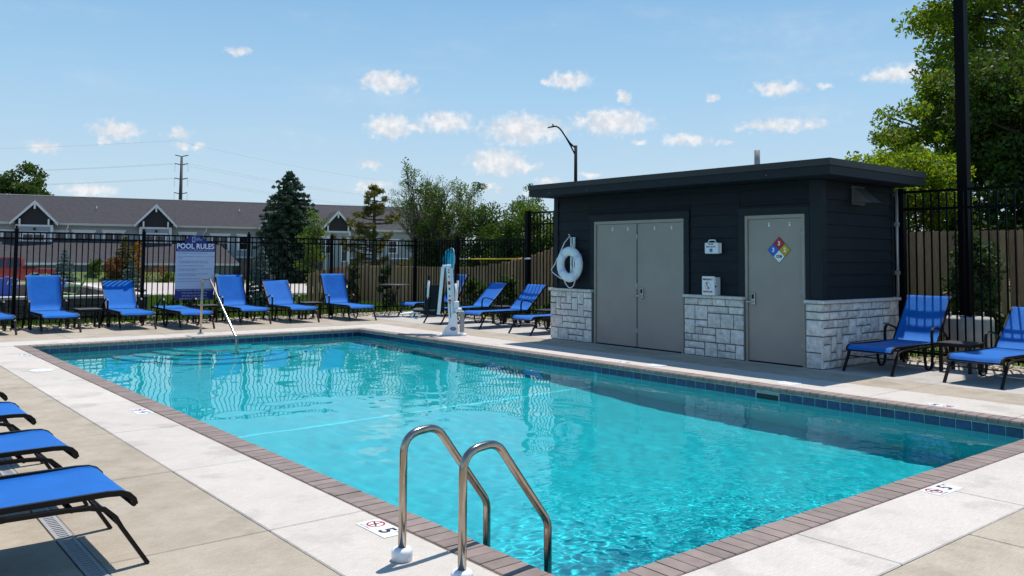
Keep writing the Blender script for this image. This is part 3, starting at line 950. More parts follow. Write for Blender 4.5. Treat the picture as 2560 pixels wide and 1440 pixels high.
# corner boards, casings, frieze
for a, b in (((8.022, HY0 + .036, Z0), (8.061, 3.66, ZT)), ((8.0615, HY0 + .036, Z0), (8.16, HY0 + .069, ZT)), ((8.022, 8.90, Z0), (8.061, HY1 - .036, ZT)), ((8.0615, HY1 - .069, Z0), (8.16, HY1 - .036, ZT)), ((10.065, HY0 + .038, Z0), (10.13, HY0 + .069, ZT))):
    hobj("corner_board", MB().cbox(a, b, .003), FASCIA, wall)
def door_set(y0, y1, leaves, zt=2.17):
    """casing, frame and leaves of one opening"""
    for a, b in (((8.018, y0 - .105, Z0), (8.061, y0 - .002, zt + .0)), ((8.018, y1 + .002, Z0), (8.061, y1 + .105, zt + .0)), ((8.016, y0 - .115, zt + .002), (8.061, y1 + .115, zt + .115)), ((8.005, y0 - .13, zt + .117), (8.061, y1 + .13, zt + .135))):
        if b[1] - a[1] > .02:
            a = (a[0], max(a[1], 3.662), a[2])
            hobj("casing_board", MB().cbox(a, b, .003), FASCIA, wall)
    mb = MB()
    fw = .052
    mb.box((8.028, y0, 0), (8.088, y0 + fw, zt)).box((8.028, y1 - fw, 0), (8.088, y1, zt)).box((8.028, y0 + fw, zt - fw), (8.088, y1 - fw, zt))
    mb.box((8.022, y0 + .012, 0), (8.0275, y0 + fw - .006, zt - .01)).box((8.022, y1 - fw + .006, 0), (8.0275, y1 - .012, zt - .01))
    fr = hobj("door_frame", mb, FRAMEM)
    hobj("threshold", MB().box((8.03, y0 + fw, .0), (8.1, y1 - fw, .012)), DARKP, fr)
    n = len(leaves)
    lw = (y1 - y0 - 2 * fw) / n
    for i, sgn in enumerate(leaves):
        a = y0 + fw + i * lw + .004; b = a + lw - .008
        d = hobj("door", MB().cbox((8.045, a, .018), (8.085, b, zt - fw - .004), .003), DOORM)
        hy = a + .002 if sgn > 0 else b - .002
        for hz_ in (.28, 1.05, 1.9):
            hobj("hinge", MB().tube([(8.04, hy, hz_ - .055), (8.04, hy, hz_ + .055)], .011, 8), GALV, d)
        for q in (.22, .6):
            py = a + (b - a) * q
            hobj("closer_plate", MB().box((8.0425, py - .012, 2.0), (8.0448, py + .012, 2.035)), WHITEP, d)
            hobj("closer_plate", MB().box((8.0425, py - .012, 2.045), (8.0448, py + .012, 2.058)), WHITEP, d)
    return fr
door_set(5.90, 7.94, (-1, 1))
door_set(3.735, 4.742, (1,))
hobj("astragal", MB().box((8.038, 6.912, .02), (8.0445, 6.928, 2.11)), pbr("dark_seam", (.06, .06, .06), .5))
def lock(y):
    mb = MB().cbox((8.018, y - .033, .84), (8.0445, y + .033, 1.02), .006)
    o = hobj("door_lock", mb, pbr("lock_metal", (.42, .42, .42), .3, metal=1.))
    hobj("keypad", MB().box((8.0155, y - .02, .93), (8.0178, y + .02, 1.0)), DARKP, o)
    hobj("lever", MB().tube([(8.018, y, .885), (7.975, y, .885), (7.965, y + .02, .885), (7.965, y + .11, .885)], .010, 8), CHROME, o)
lock(6.80); lock(4.60)
# roof
RX0, RX1, RY0, RY1 = 7.50, 10.22, 3.04, 9.13
mb = MB().box((RX0 + .03, RY0 + .03, 2.66), (RX1 - .02, RY1 - .03, 2.80))
mb.add([(RX0 + .03, RY0 + .03, 2.655), (RX1 - .02, RY0 + .03, 2.655), (RX1 - .02, RY1 - .03, 2.655), (RX0 + .03, RY1 - .03, 2.655)], [(3, 2, 1, 0)])
roof = hobj("roof", mb, FASCIA)
def fascia(a, b, za, zb, o, m, name):
    """boards round the roof edge, o metres proud"""
    mb = MB()
    x0, x1, y0, y1 = RX0 - o, RX1 + o, RY0 - o, RY1 + o
    t = .028
    mb.box((x0, y0, za), (x0 + t, y1, zb)).box((x0 + t, y0, za), (x1, y0 + t, zb)).box((x0 + t, y1 - t, za), (x1, y1, zb)).box((x1 - t, y0 + t, za), (x1, y1 - t, zb))
    hobj(name, mb, m, roof)
fascia(0, 0, 2.652, 2.772, 0, FASCIA, "fascia_board")
fascia(0, 0, 2.774, 2.866, .016, DRIP, "drip_edge")
hobj("roof_membrane", MB().box((RX0 + .012, RY0 + .012, 2.81), (RX1 - .012, RY1 - .012, 2.855)), pbr("roof_membrane", (.3, .3, .3), .8), roof)
for y in (4.0, 7.6, 8.55):
    hobj("fascia_screw", MB().lathe([(.006, 0), (.006, .004)], (RX0 - .003, y, 2.70), 8, 'x'), GALV, roof)
hobj("vent_pipe", MB().tube([(8.7, 4.97, 2.84), (8.7, 4.97, 3.25)], .045, 14).tube([(8.7, 4.97, 2.856), (8.7, 4.97, 2.885)], .075, 14), pbr("pipe_grey", (.26, .25, .25), .6))
# dryer style vent hood on the side wall
mb = MB().box((8.86, 3.472, 2.33), (9.22, 3.482, 2.60))
HOODM = pbr("hood_steel", (.16, .16, .165), .45, metal=.5)
vh = hobj("vent_hood", mb, HOODM)
hobj("hood_shell", MB().prism([(3.471, 2.585), (3.471, 2.355), (3.20, 2.355)], 8.885, 8.888, 'yz').prism([(3.471, 2.585), (3.471, 2.355), (3.20, 2.355)], 9.192, 9.195, 'yz').add([(8.888, 3.471, 2.585), (9.192, 3.471, 2.585), (9.192, 3.20, 2.355), (8.888, 3.20, 2.355), (8.888, 3.471, 2.58), (9.192, 3.471, 2.58), (9.192, 3.205, 2.355), (8.888, 3.205, 2.355)], [(3, 2, 1, 0), (4, 5, 6, 7)]), HOODM, vh)
cd = hobj("conduit", MB().tube([(10.155, 3.45, .96), (10.155, 3.45, 2.62)], .022, 10).box((10.12, 3.425, 1.3), (10.19, 3.475, 1.36)).box((10.12, 3.425, 2.05), (10.19, 3.475, 2.11)), GALV)

# ---- things hanging on the pool house
def wall_rot(): return (PI / 2, 0, -PI / 2)       # text that faces -x, reading from +y to -y
kit = thing("first_aid_kit", "white first aid case with carry handle and blue medical star on charcoal wall", "first aid kit", (8.0, 5.29, 1.60))
obj("case", MB().cbox((-.075, -.15, 0), (-.02, .15, .20), .014), WHITEP, kit)
obj("case_back", MB().cbox((-.0185, -.16, .006), (.03, .14, .196), .012), WHITEP, kit)
obj("handle", MB().tube([(-.045, .075, .19), (-.045, .075, .225), (-.045, .06, .245), (-.045, -.06, .245), (-.045, -.075, .225), (-.045, -.075, .19)], .011, 8), WHITEP, kit)
kit.scale = (.9, .86, .86)
text("POOL", .042, REDP, kit, (-.0765, 0, .168), wall_rot(), bold=.002)
text("FIRST AID KIT", .034, REDP, kit, (-.0765, 0, .122), wall_rot(), bold=.0015)
mb = MB()
for k in range(3):
    a = k * PI / 3
    c, s_ = math.cos(a), math.sin(a)
    pts = [(-.009, -.04), (.009, -.04), (.009, .04), (-.009, .04)]
    pts = [(u * c - v * s_, u * s_ + v * c) for u, v in pts]
    mb.add([(-.0772 - k * .0004, p[0], p[1] + .06) for p in pts], [(3, 2, 1, 0)])
obj("medical_star", mb, BLUEP, kit)
tel = thing("emergency_telephone", "white emergency telephone box with red handset symbol sitting on the stone ledge", "telephone box", (8.0, 5.31, .958))
obj("cabinet", MB().cbox((-.105, -.15, 0), (.03, .125, .31), .006), pbr("box_grey_white", (.62, .63, .63), .45), tel)
obj("box_door", MB().cbox((-.14, -.14, .0), (-.107, .145, .325), .008), WHITEP, tel)
obj("latch", MB().box((-.125, -.156, .14), (-.095, -.1405, .165)), DARKP, tel)
tel.scale = (.85, .83, .90)
text("EMERGENCY", .040, REDP, tel, (-.1415, .01, .27), wall_rot(), bold=.002)
text("TELEPHONE", .040, REDP, tel, (-.1415, .01, .06), wall_rot(), bold=.002)
obj("ring_mark", MB().torus((-.1405, .01, .165), .062, .003, 'x', 32, 6, .3), REDP, tel)
obj("handset_mark", MB().tube([(-.141, .032, .203), (-.141, .022, .165), (-.141, -.008, .128)], .0085, 8).tube([(-.141, .036, .205), (-.141, .016, .21)], .013, 8).tube([(-.141, -.002, .118), (-.141, -.02, .128)], .013, 8), REDP, tel)
# hazard diamond on the single door
dia = thing("hazard_diamond", "four coloured hazard diamond sign of red, blue, yellow and white on the taupe door", "hazard sign", (8.043, 4.16, 1.655))
h = .19
def dquad(name, cy, cz, m):
    q = h / 2 - .004
    mb = MB().add([(-.006, cy, cz + q), (-.006, cy - q, cz), (-.006, cy, cz - q), (-.006, cy + q, cz), (-.003, cy, cz + q), (-.003, cy - q, cz), (-.003, cy, cz - q), (-.003, cy + q, cz)],
                  [(3, 2, 1, 0), (4, 5, 6, 7), (0, 1, 5, 4), (1, 2, 6, 5), (2, 3, 7, 6), (3, 0, 4, 7)])
    obj(name, mb, m, dia)
mb = MB().prism([(0, h + .004), (-h - .004, 0), (0, -h - .004), (h + .004, 0)], -.0029, -.0005, 'yz')
obj("plate", mb, BLKP, dia)
dquad("red_field", 0, h / 2, REDP); dquad("blue_field", h / 2, 0, pbr("bright_blue", (.015, .12, .55), .5)); dquad("yellow_field", -h / 2, 0, YELP); dquad("white_field", 0, -h / 2, WHITEP)
for s_, y_, z_, m_ in (("3", 0, h / 2, WPRINT), ("3", h / 2, 0, WPRINT), ("2", -h / 2, 0, WPRINT)):
    text(s_, .085, m_, dia, (-.0068, y_, z_), wall_rot(), bold=.003)
text("COR", .05, BLKP, dia, (-.0068, 0, -h / 2), wall_rot(), bold=.003, sx=.9)
# life ring
ring = thing("life_ring", "white life ring with straps and throw rope hanging from a hook on charcoal wall", "life ring", (7.94, 8.45, 1.40))
obj("ring", MB().torus((-.03, 0, 0), .243, .085, 'x', 48, 14, .75), WHITEF, ring)
mbs = []
for a in (R(50), R(150), R(235), R(-35)):
    c, s_ = math.cos(a), math.sin(a)
    Mx = Matrix.Translation((-.03, .243 * c, .243 * s_)) @ Matrix.Rotation(a, 4, 'X')
    mb = MB()
    vs = []; n = 14
    for i in range(n):
        b = 2 * PI * i / n
        for d in (-.03, .03):
            vs.append((.069 * math.sin(b), .090 * math.cos(b), d))
    fs = [(2 * i, 2 * i + 1, (2 * i + 3) % (2 * n), (2 * i + 2) % (2 * n)) for i in range(n)]
    mb.add(vs, fs, True).xf(Mx)
    obj("strap", mb, STRAP, ring)
def sag(a, b, d, n=10):
    a, b = Vector(a), Vector(b)
    return [a.lerp(b, i / n) + Vector((0, 0, -d * 4 * (i / n) * (1 - i / n))) for i in range(n + 1)]
hk = (.0, .02, .53)
obj("rope", MB().tube([(hk[0], hk[1], hk[2]), (-.05, .12, .40), (-.06, .215, .23)], .0095, 7), ROPE, ring)
obj("rope", MB().tube([hk, (-.05, -.05, .40), (-.06, -.15, .25)], .0095, 7), ROPE, ring)
obj("rope", MB().tube([(-.05, .31, .12), (-.03, .40, .0), (-.03, .50, -.10), (-.03, .47, -.15), (-.04, .34, -.21), (-.05, .20, -.27)], .0095, 7), ROPE, ring)
obj("rope", MB().tube([(-.05, .12, -.30), (-.04, .09, -.36), (-.04, .02, -.42), (-.04, -.05, -.43), (-.04, -.12, -.38), (-.06, -.19, -.26), (-.08, -.24, -.16)], .0095, 7), ROPE, ring)
obj("rope", MB().tube([(-.09, -.20, .18), (-.1, -.12, .10), (-.06, -.06, 0), (-.09, -.14, -.1), (-.1, -.21, -.17)], .007, 7), ROPE, ring)
obj("bracket", MB().box((.03, .018, -.26), (.06, .05, .5)).box((.03, -.055, -.26), (.06, -.023, .5)), WHITEP, ring)
obj("hook", MB().tube([(.06, .02, .53), (-.02, .02, .53), (-.03, .02, .56)], .014, 8), CHROME, ring)

# ------------------------------------------------------------------ metal fences
def metal_fence(name, label, A, B, height, rails, posts, pitch, pw, rail_h=.034, pick=.017, first=.06, cap='ball', ends=True):
    A, B = Vector(A), Vector(B)
    d = (B - A); Ln = d.length; d.normalize()
    rz = math.atan2(d.y, d.x)
    t = thing(name, label, "fence", A, rz)
    pk = mesh_data("picket", MB().box((-pick / 2, -pick / 2, .06), (pick / 2, pick / 2, height - .012)), BLACKM)
    rail_z = []
    prev = None
    pm = MB().box((-pw / 2, -pw / 2, -.1), (pw / 2, pw / 2, height + .05))
    if cap == 'ball':
        pm.box((-pw / 2 - .006, -pw / 2 - .006, height + .051), (pw / 2 + .006, pw / 2 + .006, height + .066)).lathe([(.001, .0), (.022, .008), (.03, .028), (.022, .05), (.001, .058)], (0, 0, height + .065), 10)
    else:
        pm.box((-pw / 2 - .006, -pw / 2 - .006, height + .051), (pw / 2 + .006, pw / 2 + .006, height + .075))
    pmd = mesh_data("post", pm, BLACKM)
    for p in (posts if ends else posts[1:-1]): link("post", pmd, t, (p, 0, 0))
    ps = sorted(posts)
    for a, b in zip(ps, ps[1:]):
        for z in rails:
            obj("rail", MB().box((a + pw / 2, -.015, z - rail_h / 2), (b - pw / 2, .015, z + rail_h / 2)), BLACKM, t)
        n = int((b - a - pw) / pitch)
        st = (b - a - pw) / n
        for i in range(n):
            x = a + pw / 2 + st * (i + .5)
            link("picket", pk, t, (x, 0, 0))
    return t
metal_fence("metal_fence", "long low black metal fence at the far end of the pool, behind the blue loungers", (-6.96, 17.03, 0), (10.1, 17.03, 0), 1.97, (1.955, 1.83, .17), [0, 2.45, 4.9, 7.35, 9.85, 12.28, 14.5, 17.06], .113, .066, pick=.020)
metal_fence("metal_fence", "short black metal fence run holding the pool net, between corner and taller fence", (10.1, 17.03, 0), (10.29, 12.42, 0), 1.97, (1.955, 1.83, .17), [0, 1.9, 4.56], .113, .066, pick=.020, ends=False)
metal_fence("metal_fence", "tall black metal fence beside the pool house, in front of the light pole", (10.29, 12.42, 0), (10.29, -5.0, 0), 2.56, (2.58, 2.31, .12), [0, 2.4, 4.8, 7.2, 8.98, 11.4, 13.8, 16.2], .113, .098, .04, .02, cap='flat')

# pool net on its pole, hung on the fence
net = thing("pool_net", "yellow pole with cyan leaf net hung on the black fence", "pool net", (10.17, 13.6, 1.485), R(-2.4))
obj("pole", MB().tube([(0, 1.15, -.012), (0, -1.25, .012)], .016, 8), POLEY, net)
obj("pole_end", MB().tube([(0, 1.52, -.016), (0, 1.15, -.012)], .013, 8), pbr("pale_grip", (.62, .62, .68), .5), net)
obj("pole_end", MB().tube([(0, -1.25, .012), (0, -1.5, .015)], .017, 8), pbr("pale_grip", (.62, .62, .68), .5), net)
obj("collar", MB().tube([(0, -1.2, .012), (0, -1.27, .012)], .024, 8), DARKP, net)
obj("red_hook", MB().tube([(.06, -1.02, .05), (-.02, -1.02, .04), (-.025, -1.02, -.03)], .010, 6), REDP, net)
rimp = [(.02 * math.sin(a) - .05, 1.80 + .19 * math.sin(a), -.02 + .30 * math.cos(a)) for a in np.linspace(0, 2 * PI, 28, endpoint=False)]
obj("net_rim", MB().tube(rimp, .013, 7, closed=True), pbr("pale_rim", (.55, .60, .72), .5), net)
mb = MB()
rows = []
for lvl, (dx, dy, dz, sc_) in enumerate(((0, 0, 0, 1), (-.02, .16, -.03, .98), (-.03, .26, -.10, .86), (-.03, .25, -.22, .62), (-.01, .17, -.36, .32), (.0, .10, -.47, .06))):
    rows.append([(p[0] + dx + random.uniform(-.01, .01), 1.80 + (p[1] - 1.80) * sc_ + dy + random.uniform(-.012, .012), -.02 + (p[2] + .02) * sc_ + dz) for p in rimp])
vs = [p for r in rows for p in r]; n = len(rimp); fs = []
for i in range(len(rows) - 1):
    for k in range(n):
        fs.append((i * n + k, i * n + (k + 1) % n, (i + 1) * n + (k + 1) % n, (i + 1) * n + k))
obj("net_bag", mb.add(vs, fs, True), leafmat("net_bag", (.03, .42, .58), .12, .45, .01, (1, 1, 1)), net)

# ------------------------------------------------------------------ pool rules sign on the far fence
sign = thing("pool_rules_sign", "navy and pale grey POOL RULES sign board fixed to the far black fence", "sign", (4.03, 16.975, .48))
W2 = .445
arch = [(-W2, 0), (W2, 0), (W2, 1.32), (.25, 1.32)] + [(.25 * math.cos(a), 1.325 + .165 * math.sin(a)) for a in np.linspace(.05, PI - .05, 16)] + [(-.25, 1.32), (-W2, 1.32)]
obj("board", MB().prism(arch, -.003, .003, 'xz'), NAVY, sign)
obj("rules_panel", MB().box((-W2 + .001, -.0055, .255), (W2 - .001, -.0032, 1.115)), SIGNG, sign)
FR = (PI / 2, 0, 0)
text("POOL RULES", .163, WPRINT, sign, (0, -.0045, 1.235), FR, bold=.004, sx=.93)
text("WARNING: NO LIFEGUARD ON DUTY", .052, SIGNG, sign, (0, -.0045, 1.148), FR, sx=.93)
obj("logo_panel", MB().box((-.085, -.0048, 1.335), (-.012, -.0034, 1.455)), SIGNG, sign)
text("E", .115, NAVY, sign, (-.048, -.0056, 1.394), FR, bold=.006)
text("THE\nEMORY", .045, SIGNG, sign, (.005, -.0045, 1.405), FR, 'LEFT', leading=.8)
rules = ["• NO ANIMALS IN POOL OR ON POOL DECK", "• NO FOOD OR DRINK IN THE POOL OR ON THE POOL\n   AREA", "• CHILDREN UNDER THE AGE OF 14 MUST BE\n   ACCOMPANIED BY AN ADULT 18 OR OLDER", "• NO SMOKING INSIDE THE POOL AREA",
         "• NO GLASS CONTAINERS ARE ALLOWED INSIDE OR\n   OUTSIDE THE POOL AREA", "• NO ALCOHOLIC BEVERAGES ARE ALLOWED\n   OUTSIDE THE POOL AREA", "• NO RUNNING INSIDE THE POOL", "• NO ROUGH PLAY INSIDE THE POOL AREA"]
for r_, z_ in zip(rules, (1.075, .98, .875, .785, .695, .58, .485, .425)):
    text(r_, .036, SIGNT, sign, (-W2 + .03, -.0062, z_), FR, 'LEFT', leading=.95, sx=.95)
for r_, z_, s_ in (("NO DIVING INTO THE POOL OR APRON", .225, .046), ("POOL HOURS: 9:00 AM - 9:00 PM", .16, .043), ("BATHING LOAD 14 PERSONS", .095, .046), ("EMERGENCY ASSISTANCE CALL 911", .03, .044)):
    text(r_, s_, SIGNG, sign, (0, -.0045, z_), FR, sx=.95)

# ------------------------------------------------------------------ loungers
def lounger(ang, label, group):
    """foot at the origin, head towards +x, width along y"""
    t = thing("sun_lounger", label, "sun lounger", group=group)
    HW = .315
    # seat sling
    prof = [(.055, .285), (.062, .315), (.085, .343), (.12, .360), (.18, .364), (.35, .357), (.7, .35), (1.0, .352), (1.36, .362)]
    mb = MB(); vs = []; fs = []; ny = 7
    for x, z in prof:
        for j in range(ny):
            v = j / (ny - 1) * 2 - 1
            vs.append((x, v * (HW - .004), z - .010 * (1 - v * v) * (1 if .1 < x < 1.2 else .4)))
    n = len(vs)
    vs += [(p[0], p[1], p[2] - .005) for p in vs]
    for i in range(len(prof) - 1):
        for j in range(ny - 1):
            a, b, c, d = i * ny + j, i * ny + j + 1, (i + 1) * ny + j + 1, (i + 1) * ny + j
            fs += [(d, c, b, a), (a + n, b + n, c + n, d + n)]
    rim = [i * ny for i in range(len(prof))] + [(len(prof) - 1) * ny + j for j in range(1, ny)] + [i * ny + ny - 1 for i in range(len(prof) - 2, -1, -1)] + [j for j in range(ny - 2, 0, -1)]
    for a, b in zip(rim, rim[1:] + rim[:1]): fs.append((a, b, b + n, a + n))
    obj("seat_sling", MB().add(vs, fs, True), SLING, t)
    # seat frame: rails and cross bars
    mb = MB()
    for s_ in (-1, 1):
        mb.tube([(.06, s_ * HW, .288), (.068, s_ * HW, .315), (.09, s_ * HW, .338), (.125, s_ * HW, .352), (.19, s_ * HW, .357), (1.38, s_ * HW, .352), (1.68, s_ * HW, .352)], 0, sq=(.022, .026))
    for x, z in ((.064, .290), (.34, .305), (.78, .318), (1.38, .338), (1.66, .348)):
        mb.tube([(x, -HW, z), (x, HW, z)], .013, 8)
    obj("seat_frame", mb, BRONZE, t)
    # back
    hinge = Vector((1.38, 0, .366)); ca, sa = math.cos(ang), math.sin(ang); BL = .79
    bp = [(0, 0), (.15, -.004), (.4, -.008), (.62, -.003), (.74, .004), (.785, .0), (.80, -.018), (.79, -.045), (.755, -.05)]
    mb = MB(); vs = []; fs = []
    for u, o in bp:
        for j in range(ny):
            v = j / (ny - 1) * 2 - 1
            oo = o - .010 * (1 - v * v) * (1 if .1 < u < .7 else .3)
            vs.append((hinge.x + u * ca - oo * sa, v * (HW - .008), hinge.z + u * sa + oo * ca))
    n = len(vs)
    vs += [(p[0] + .005 * sa, p[1], p[2] - .005 * ca) for p in vs]
    for i in range(len(bp) - 1):
        for j in range(ny - 1):
            a, b, c, d = i * ny + j, i * ny + j + 1, (i + 1) * ny + j + 1, (i + 1) * ny + j
            fs += [(d, c, b, a), (a + n, b + n, c + n, d + n)]
    rim = [i * ny for i in range(len(bp))] + [(len(bp) - 1) * ny + j for j in range(1, ny)] + [i * ny + ny - 1 for i in range(len(bp) - 2, -1, -1)] + [j for j in range(ny - 2, 0, -1)]
    for a, b in zip(rim, rim[1:] + rim[:1]): fs.append((a, b, b + n, a + n))
    obj("back_sling", MB().add(vs, fs, True), SLING, t)
    mb = MB()
    def bpnt(u, o, y): return (hinge.x + u * ca - o * sa, y, hinge.z + u * sa + o * ca)
    for s_ in (-1, 1):
        mb.tube([bpnt(0, -.01, s_ * HW), bpnt(.4, -.014, s_ * HW), bpnt(.74, -.006, s_ * HW), bpnt(.785, -.018, s_ * HW), bpnt(.79, -.05, s_ * HW)], 0, sq=(.022, .028))
    for u in (.02, .78):
        mb.tube([bpnt(u, -.03, -HW), bpnt(u, -.03, HW)], .011, 8)
    if ang > .2:                                       # prop behind the back
        for s_ in (-1, 1):
            mb.tube([bpnt(.42, -.02, s_ * (HW - .03)), (1.66, s_ * (HW - .03), .345)], .009, 6)
    obj("back_frame", mb, BRONZE, t)
    for s_ in (-1, 1):
        y = s_ * (HW + .021)
        obj("front_leg", MB().tube([(.74, y, .322), (.36, y, .316), (.27, y, .310), (.20, y, .292), (.155, y, .25), (.125, y, .195), (.0, y, .002)], 0, sq=(.036, .019)), BRONZE, t)
        obj("rear_leg", MB().tube([(1.40, y, .322), (1.54, y, .315), (1.60, y, .27), (1.64, y, .2), (1.74, y, .002)], 0, sq=(.036, .019)), BRONZE, t)
        obj("arm", MB().tube([(q + .11, y, zz) for q, zz in ((.80, .325), (.83, .2), (.85, .09), (.875, .035), (.92, .011), (.98, .011), (1.03, .035), (1.055, .10), (1.06, .33), (1.055, .48), (1.07, .545), (1.11, .575), (1.18, .578), (1.34, .54), (1.46, .48), (1.53, .42), (1.545, .345))], 0, sq=(.034, .018)), BRONZE, t)
        obj("side_bar", MB().tube([(.62, y, .32), (1.42, y, .322)], 0, sq=(.02, .026)), BRONZE, t)
    obj("stretcher", MB().tube([(.13, -HW - .021, .205), (.13, HW + .021, .205)], .009, 8), BRONZE, t)
    obj("stretcher", MB().tube([(1.635, -HW - .021, .21), (1.635, HW + .021, .21)], .009, 8), BRONZE, t)
    return t
A_UP, A_MID, A_LOW, A_FLAT = R(62), R(47), R(40), R(1)
G_FAR, G_R, G_N, G_C = "blue loungers along the far fence", "blue loungers beside the pool house, near the light pole", "blue loungers on the near side of the pool", "blue loungers in the far corner behind the pool lift"
protos = {}
def place_lounger(x, y, rz, ang, label, group):
    key = (round(ang, 3), group)
    if key not in protos:
        o = lounger(ang, label, group); protos[key] = o
        o.location = (x, y, 0); o.rotation_euler.z = rz
    else:
        o = dup(protos[key], (x, y, 0), rz, label)
    o['group'] = group
    return o
H = PI / 2
place_lounger(-.18, 15.15, H + R(2), R(60), "blue sling lounger at the far fence, cut by the left picture edge", G_FAR)
place_lounger(.90, 15.10, H + R(1), R(63), "upright blue lounger in front of the adirondack patio, left of a small table", G_FAR)
place_lounger(2.29, 15.09, H - R(2), A_MID, "half reclined blue lounger between small table and flat lounger, shaded along its top", G_FAR)
place_lounger(3.30, 14.58, H - R(1), A_FLAT, "blue lounger laid fully flat beside the steel pool handrail", G_FAR)
place_lounger(4.76, 15.12, H - R(1), R(61), "upright blue lounger just right of the pool rules sign", G_FAR)
place_lounger(5.84, 14.95, H - R(3), R(45), "half reclined blue lounger before the dark blue spruce", G_FAR)
place_lounger(7.25, 14.80, H - R(2), R(64), "upright blue lounger nearest the round bistro table", G_FAR)
place_lounger(8.75, 15.35, R(2), A_UP, "blue lounger mostly hidden behind the white pool lift", G_C)
place_lounger(8.05, 13.12, R(0), R(44), "blue lounger just right of the white pool lift, its head shaded by fence bars", G_C)
place_lounger(8.05, 11.70, R(1), R(44), "blue lounger in front of the post of the taller fence", G_C)
place_lounger(8.0, 9.98, R(-1), R(44), "blue lounger with its head hidden by the stone corner of the pool house", G_C)
place_lounger(8.13, 2.90, R(0), R(54), "blue lounger half in shadow next to the stone side of the pool house", G_R)
place_lounger(8.11, 1.56, R(-2), R(42), "blue lounger right of the light pole, cut by the right picture edge", G_R)
place_lounger(-1.47, 1.85, PI, A_MID, "closest blue lounger standing over the drain, only its foot end in the picture", G_N)
place_lounger(-1.47, 3.07, PI + R(1), A_MID, "second blue lounger behind the closest one, over the drain", G_N)
place_lounger(-1.46, 4.36, PI, A_MID, "third blue lounger of the row over the drain, small foot end", G_N)
place_lounger(-1.44, 5.62, PI - R(1), A_MID, "farthest lounger of the row over the drain, only a tip of blue", G_N)

# side tables
def side_table(label):
    t = thing("side_table", label, "side table", group="small dark side tables")
    mb = MB()
    for k in range(7):
        obj("top_slat", MB().cbox((-.225, -.225 + k * .0645, .385), (.225, -.225 + k * .0645 + .062, .40), .003), DARKTOP, t)
    obj("apron", MB().box((-.21, -.21, .345), (.21, -.19, .383)).box((-.21, .19, .345), (.21, .21, .383)).box((-.21, -.189, .345), (-.19, .189, .383)).box((.19, -.189, .345), (.21, .189, .383)), BRONZE, t)
    for sx in (-1, 1):
        for sy in (-1, 1):
            obj("leg", MB().box((sx * .19 - .02, sy * .19 - .02, 0), (sx * .19 + .02, sy * .19 + .02, .344)), BRONZE, t)
    return t
tb = side_table("small dark side table between the two leftmost whole loungers")
tb.location = (1.58, 16.15, 0)
for x, y, l in ((4.05, 16.3, "small dark side table right of the flat blue lounger, before the sign"), (6.55, 16.2, "small dark side table between half reclined and upright loungers near the spruce"),
                (9.6, 12.42, "small dark side table between the two loungers right of the pool lift"), (9.55, 10.85, "small dark side table beside the taller fence post, near the stone corner"), (9.45, 2.24, "small dark side table in front of the round concrete light pole footing")):
    dup(tb, (x, y, 0), 0, l)
# bistro table
bt = thing("bistro_table", "round dark bistro table with curved legs near the far fence corner", "table", (8.72, 15.85, 0))
obj("table_top", MB().lathe([(.001, .79), (.37, .79), (.378, .797), (.378, .805), (.37, .812), (.001, .812)], n=36), DARKTOP, bt)
for k in range(4):
    a = k * PI / 2 + .5
    c, s_ = math.cos(a), math.sin(a)
    obj("leg", MB().tube([(c * r_, s_ * r_, z_) for r_, z_ in ((.17, .785), (.10, .66), (.045, .5), (.04, .4), (.07, .28), (.17, .15), (.255, .06), (.27, .0))], .011, 7), BRONZE, bt)
obj("ring", MB().tube([(.05 * math.cos(a), .05 * math.sin(a), .43) for a in np.linspace(0, 2 * PI, 16, endpoint=False)], .007, 6, closed=True), BRONZE, bt)

# ------------------------------------------------------------------ pool ladder, handrail
def bend(pts, rad, n=7):
    P = [Vector(p) for p in pts]; out = [P[0]]
    for i in range(1, len(P) - 1):
        a, b, c = P[i - 1], P[i], P[i + 1]
        u, v = (a - b).normalized(), (c - b).normalized()
        ang = u.angle(v); d = min(rad / math.tan(ang / 2), (a - b).length * .48, (c - b).length * .48)
        p0, p2 = b + u * d, b + v * d
        for k in range(n + 1):
            s_ = k / n
            out.append(p0.lerp(b, s_).lerp(b.lerp(p2, s_), s_))
    out.append(P[-1]); return out
ladder = thing("pool_ladder", "two curved steel grab rails with white deck flanges at the pool's near edge", "pool ladder", (-.43, .56, 0))
for y in (.785, .355):
    rl = [(-.43 + .43 - .01, 0, -.05), (.0, 0, .30), (.01, 0, .42)]
    p = [(-.47, 0, -.04), (-.47, 0, .50), (-.44, 0, .575), (-.385, 0, .605), (-.32, 0, .60), (-.25, 0, .54), (.02, 0, .235), (.06, 0, .15), (.07, 0, -.9)]
    dx_, dz_ = (0, 0) if y > .5 else (.055, -.015)
    smooth = bend([(-.47 + dx_, y, -.04), (-.47 + dx_, y, .612 + dz_), (-.272 + dx_, y, .632 + dz_), (.062 + dx_, y, .195 + dz_), (.068 + dx_, y, -1.0)], .115, 8)
    base_ = ladder.location
    obj("grab_rail", MB().tube([(q[0] + .43, q[1] - .56, q[2]) for q in smooth], .0205, 16), STEEL, ladder)
    obj("flange", MB().lathe([(.052, .001), (.053, .043), (.050, .050), (.044, .058), (.030, .062), (.021, .062)], (-.47 + dx_ + .43, y - .56, 0), 28), WHITEP, ladder)
for z in (-.42, -.70, -.95):
    obj("tread", MB().cbox((.46, -.20, z - .02), (.55, .22, z + .02), .006), WHITEP, ladder)
hr = thing("handrail", "steel stair handrail rising from the far deck and sloping down into the water", "handrail", (2.98, 13.5, 0))
obj("rail", MB().tube([(0, q[1] - 13.5, q[2]) for q in bend([(0, 13.51, -.03), (0, 13.49, 1.06), (0, 13.10, 1.06), (0, 11.72, .06), (0, 11.68, -.62)], .11, 8)], .0215, 14), STEEL, hr)
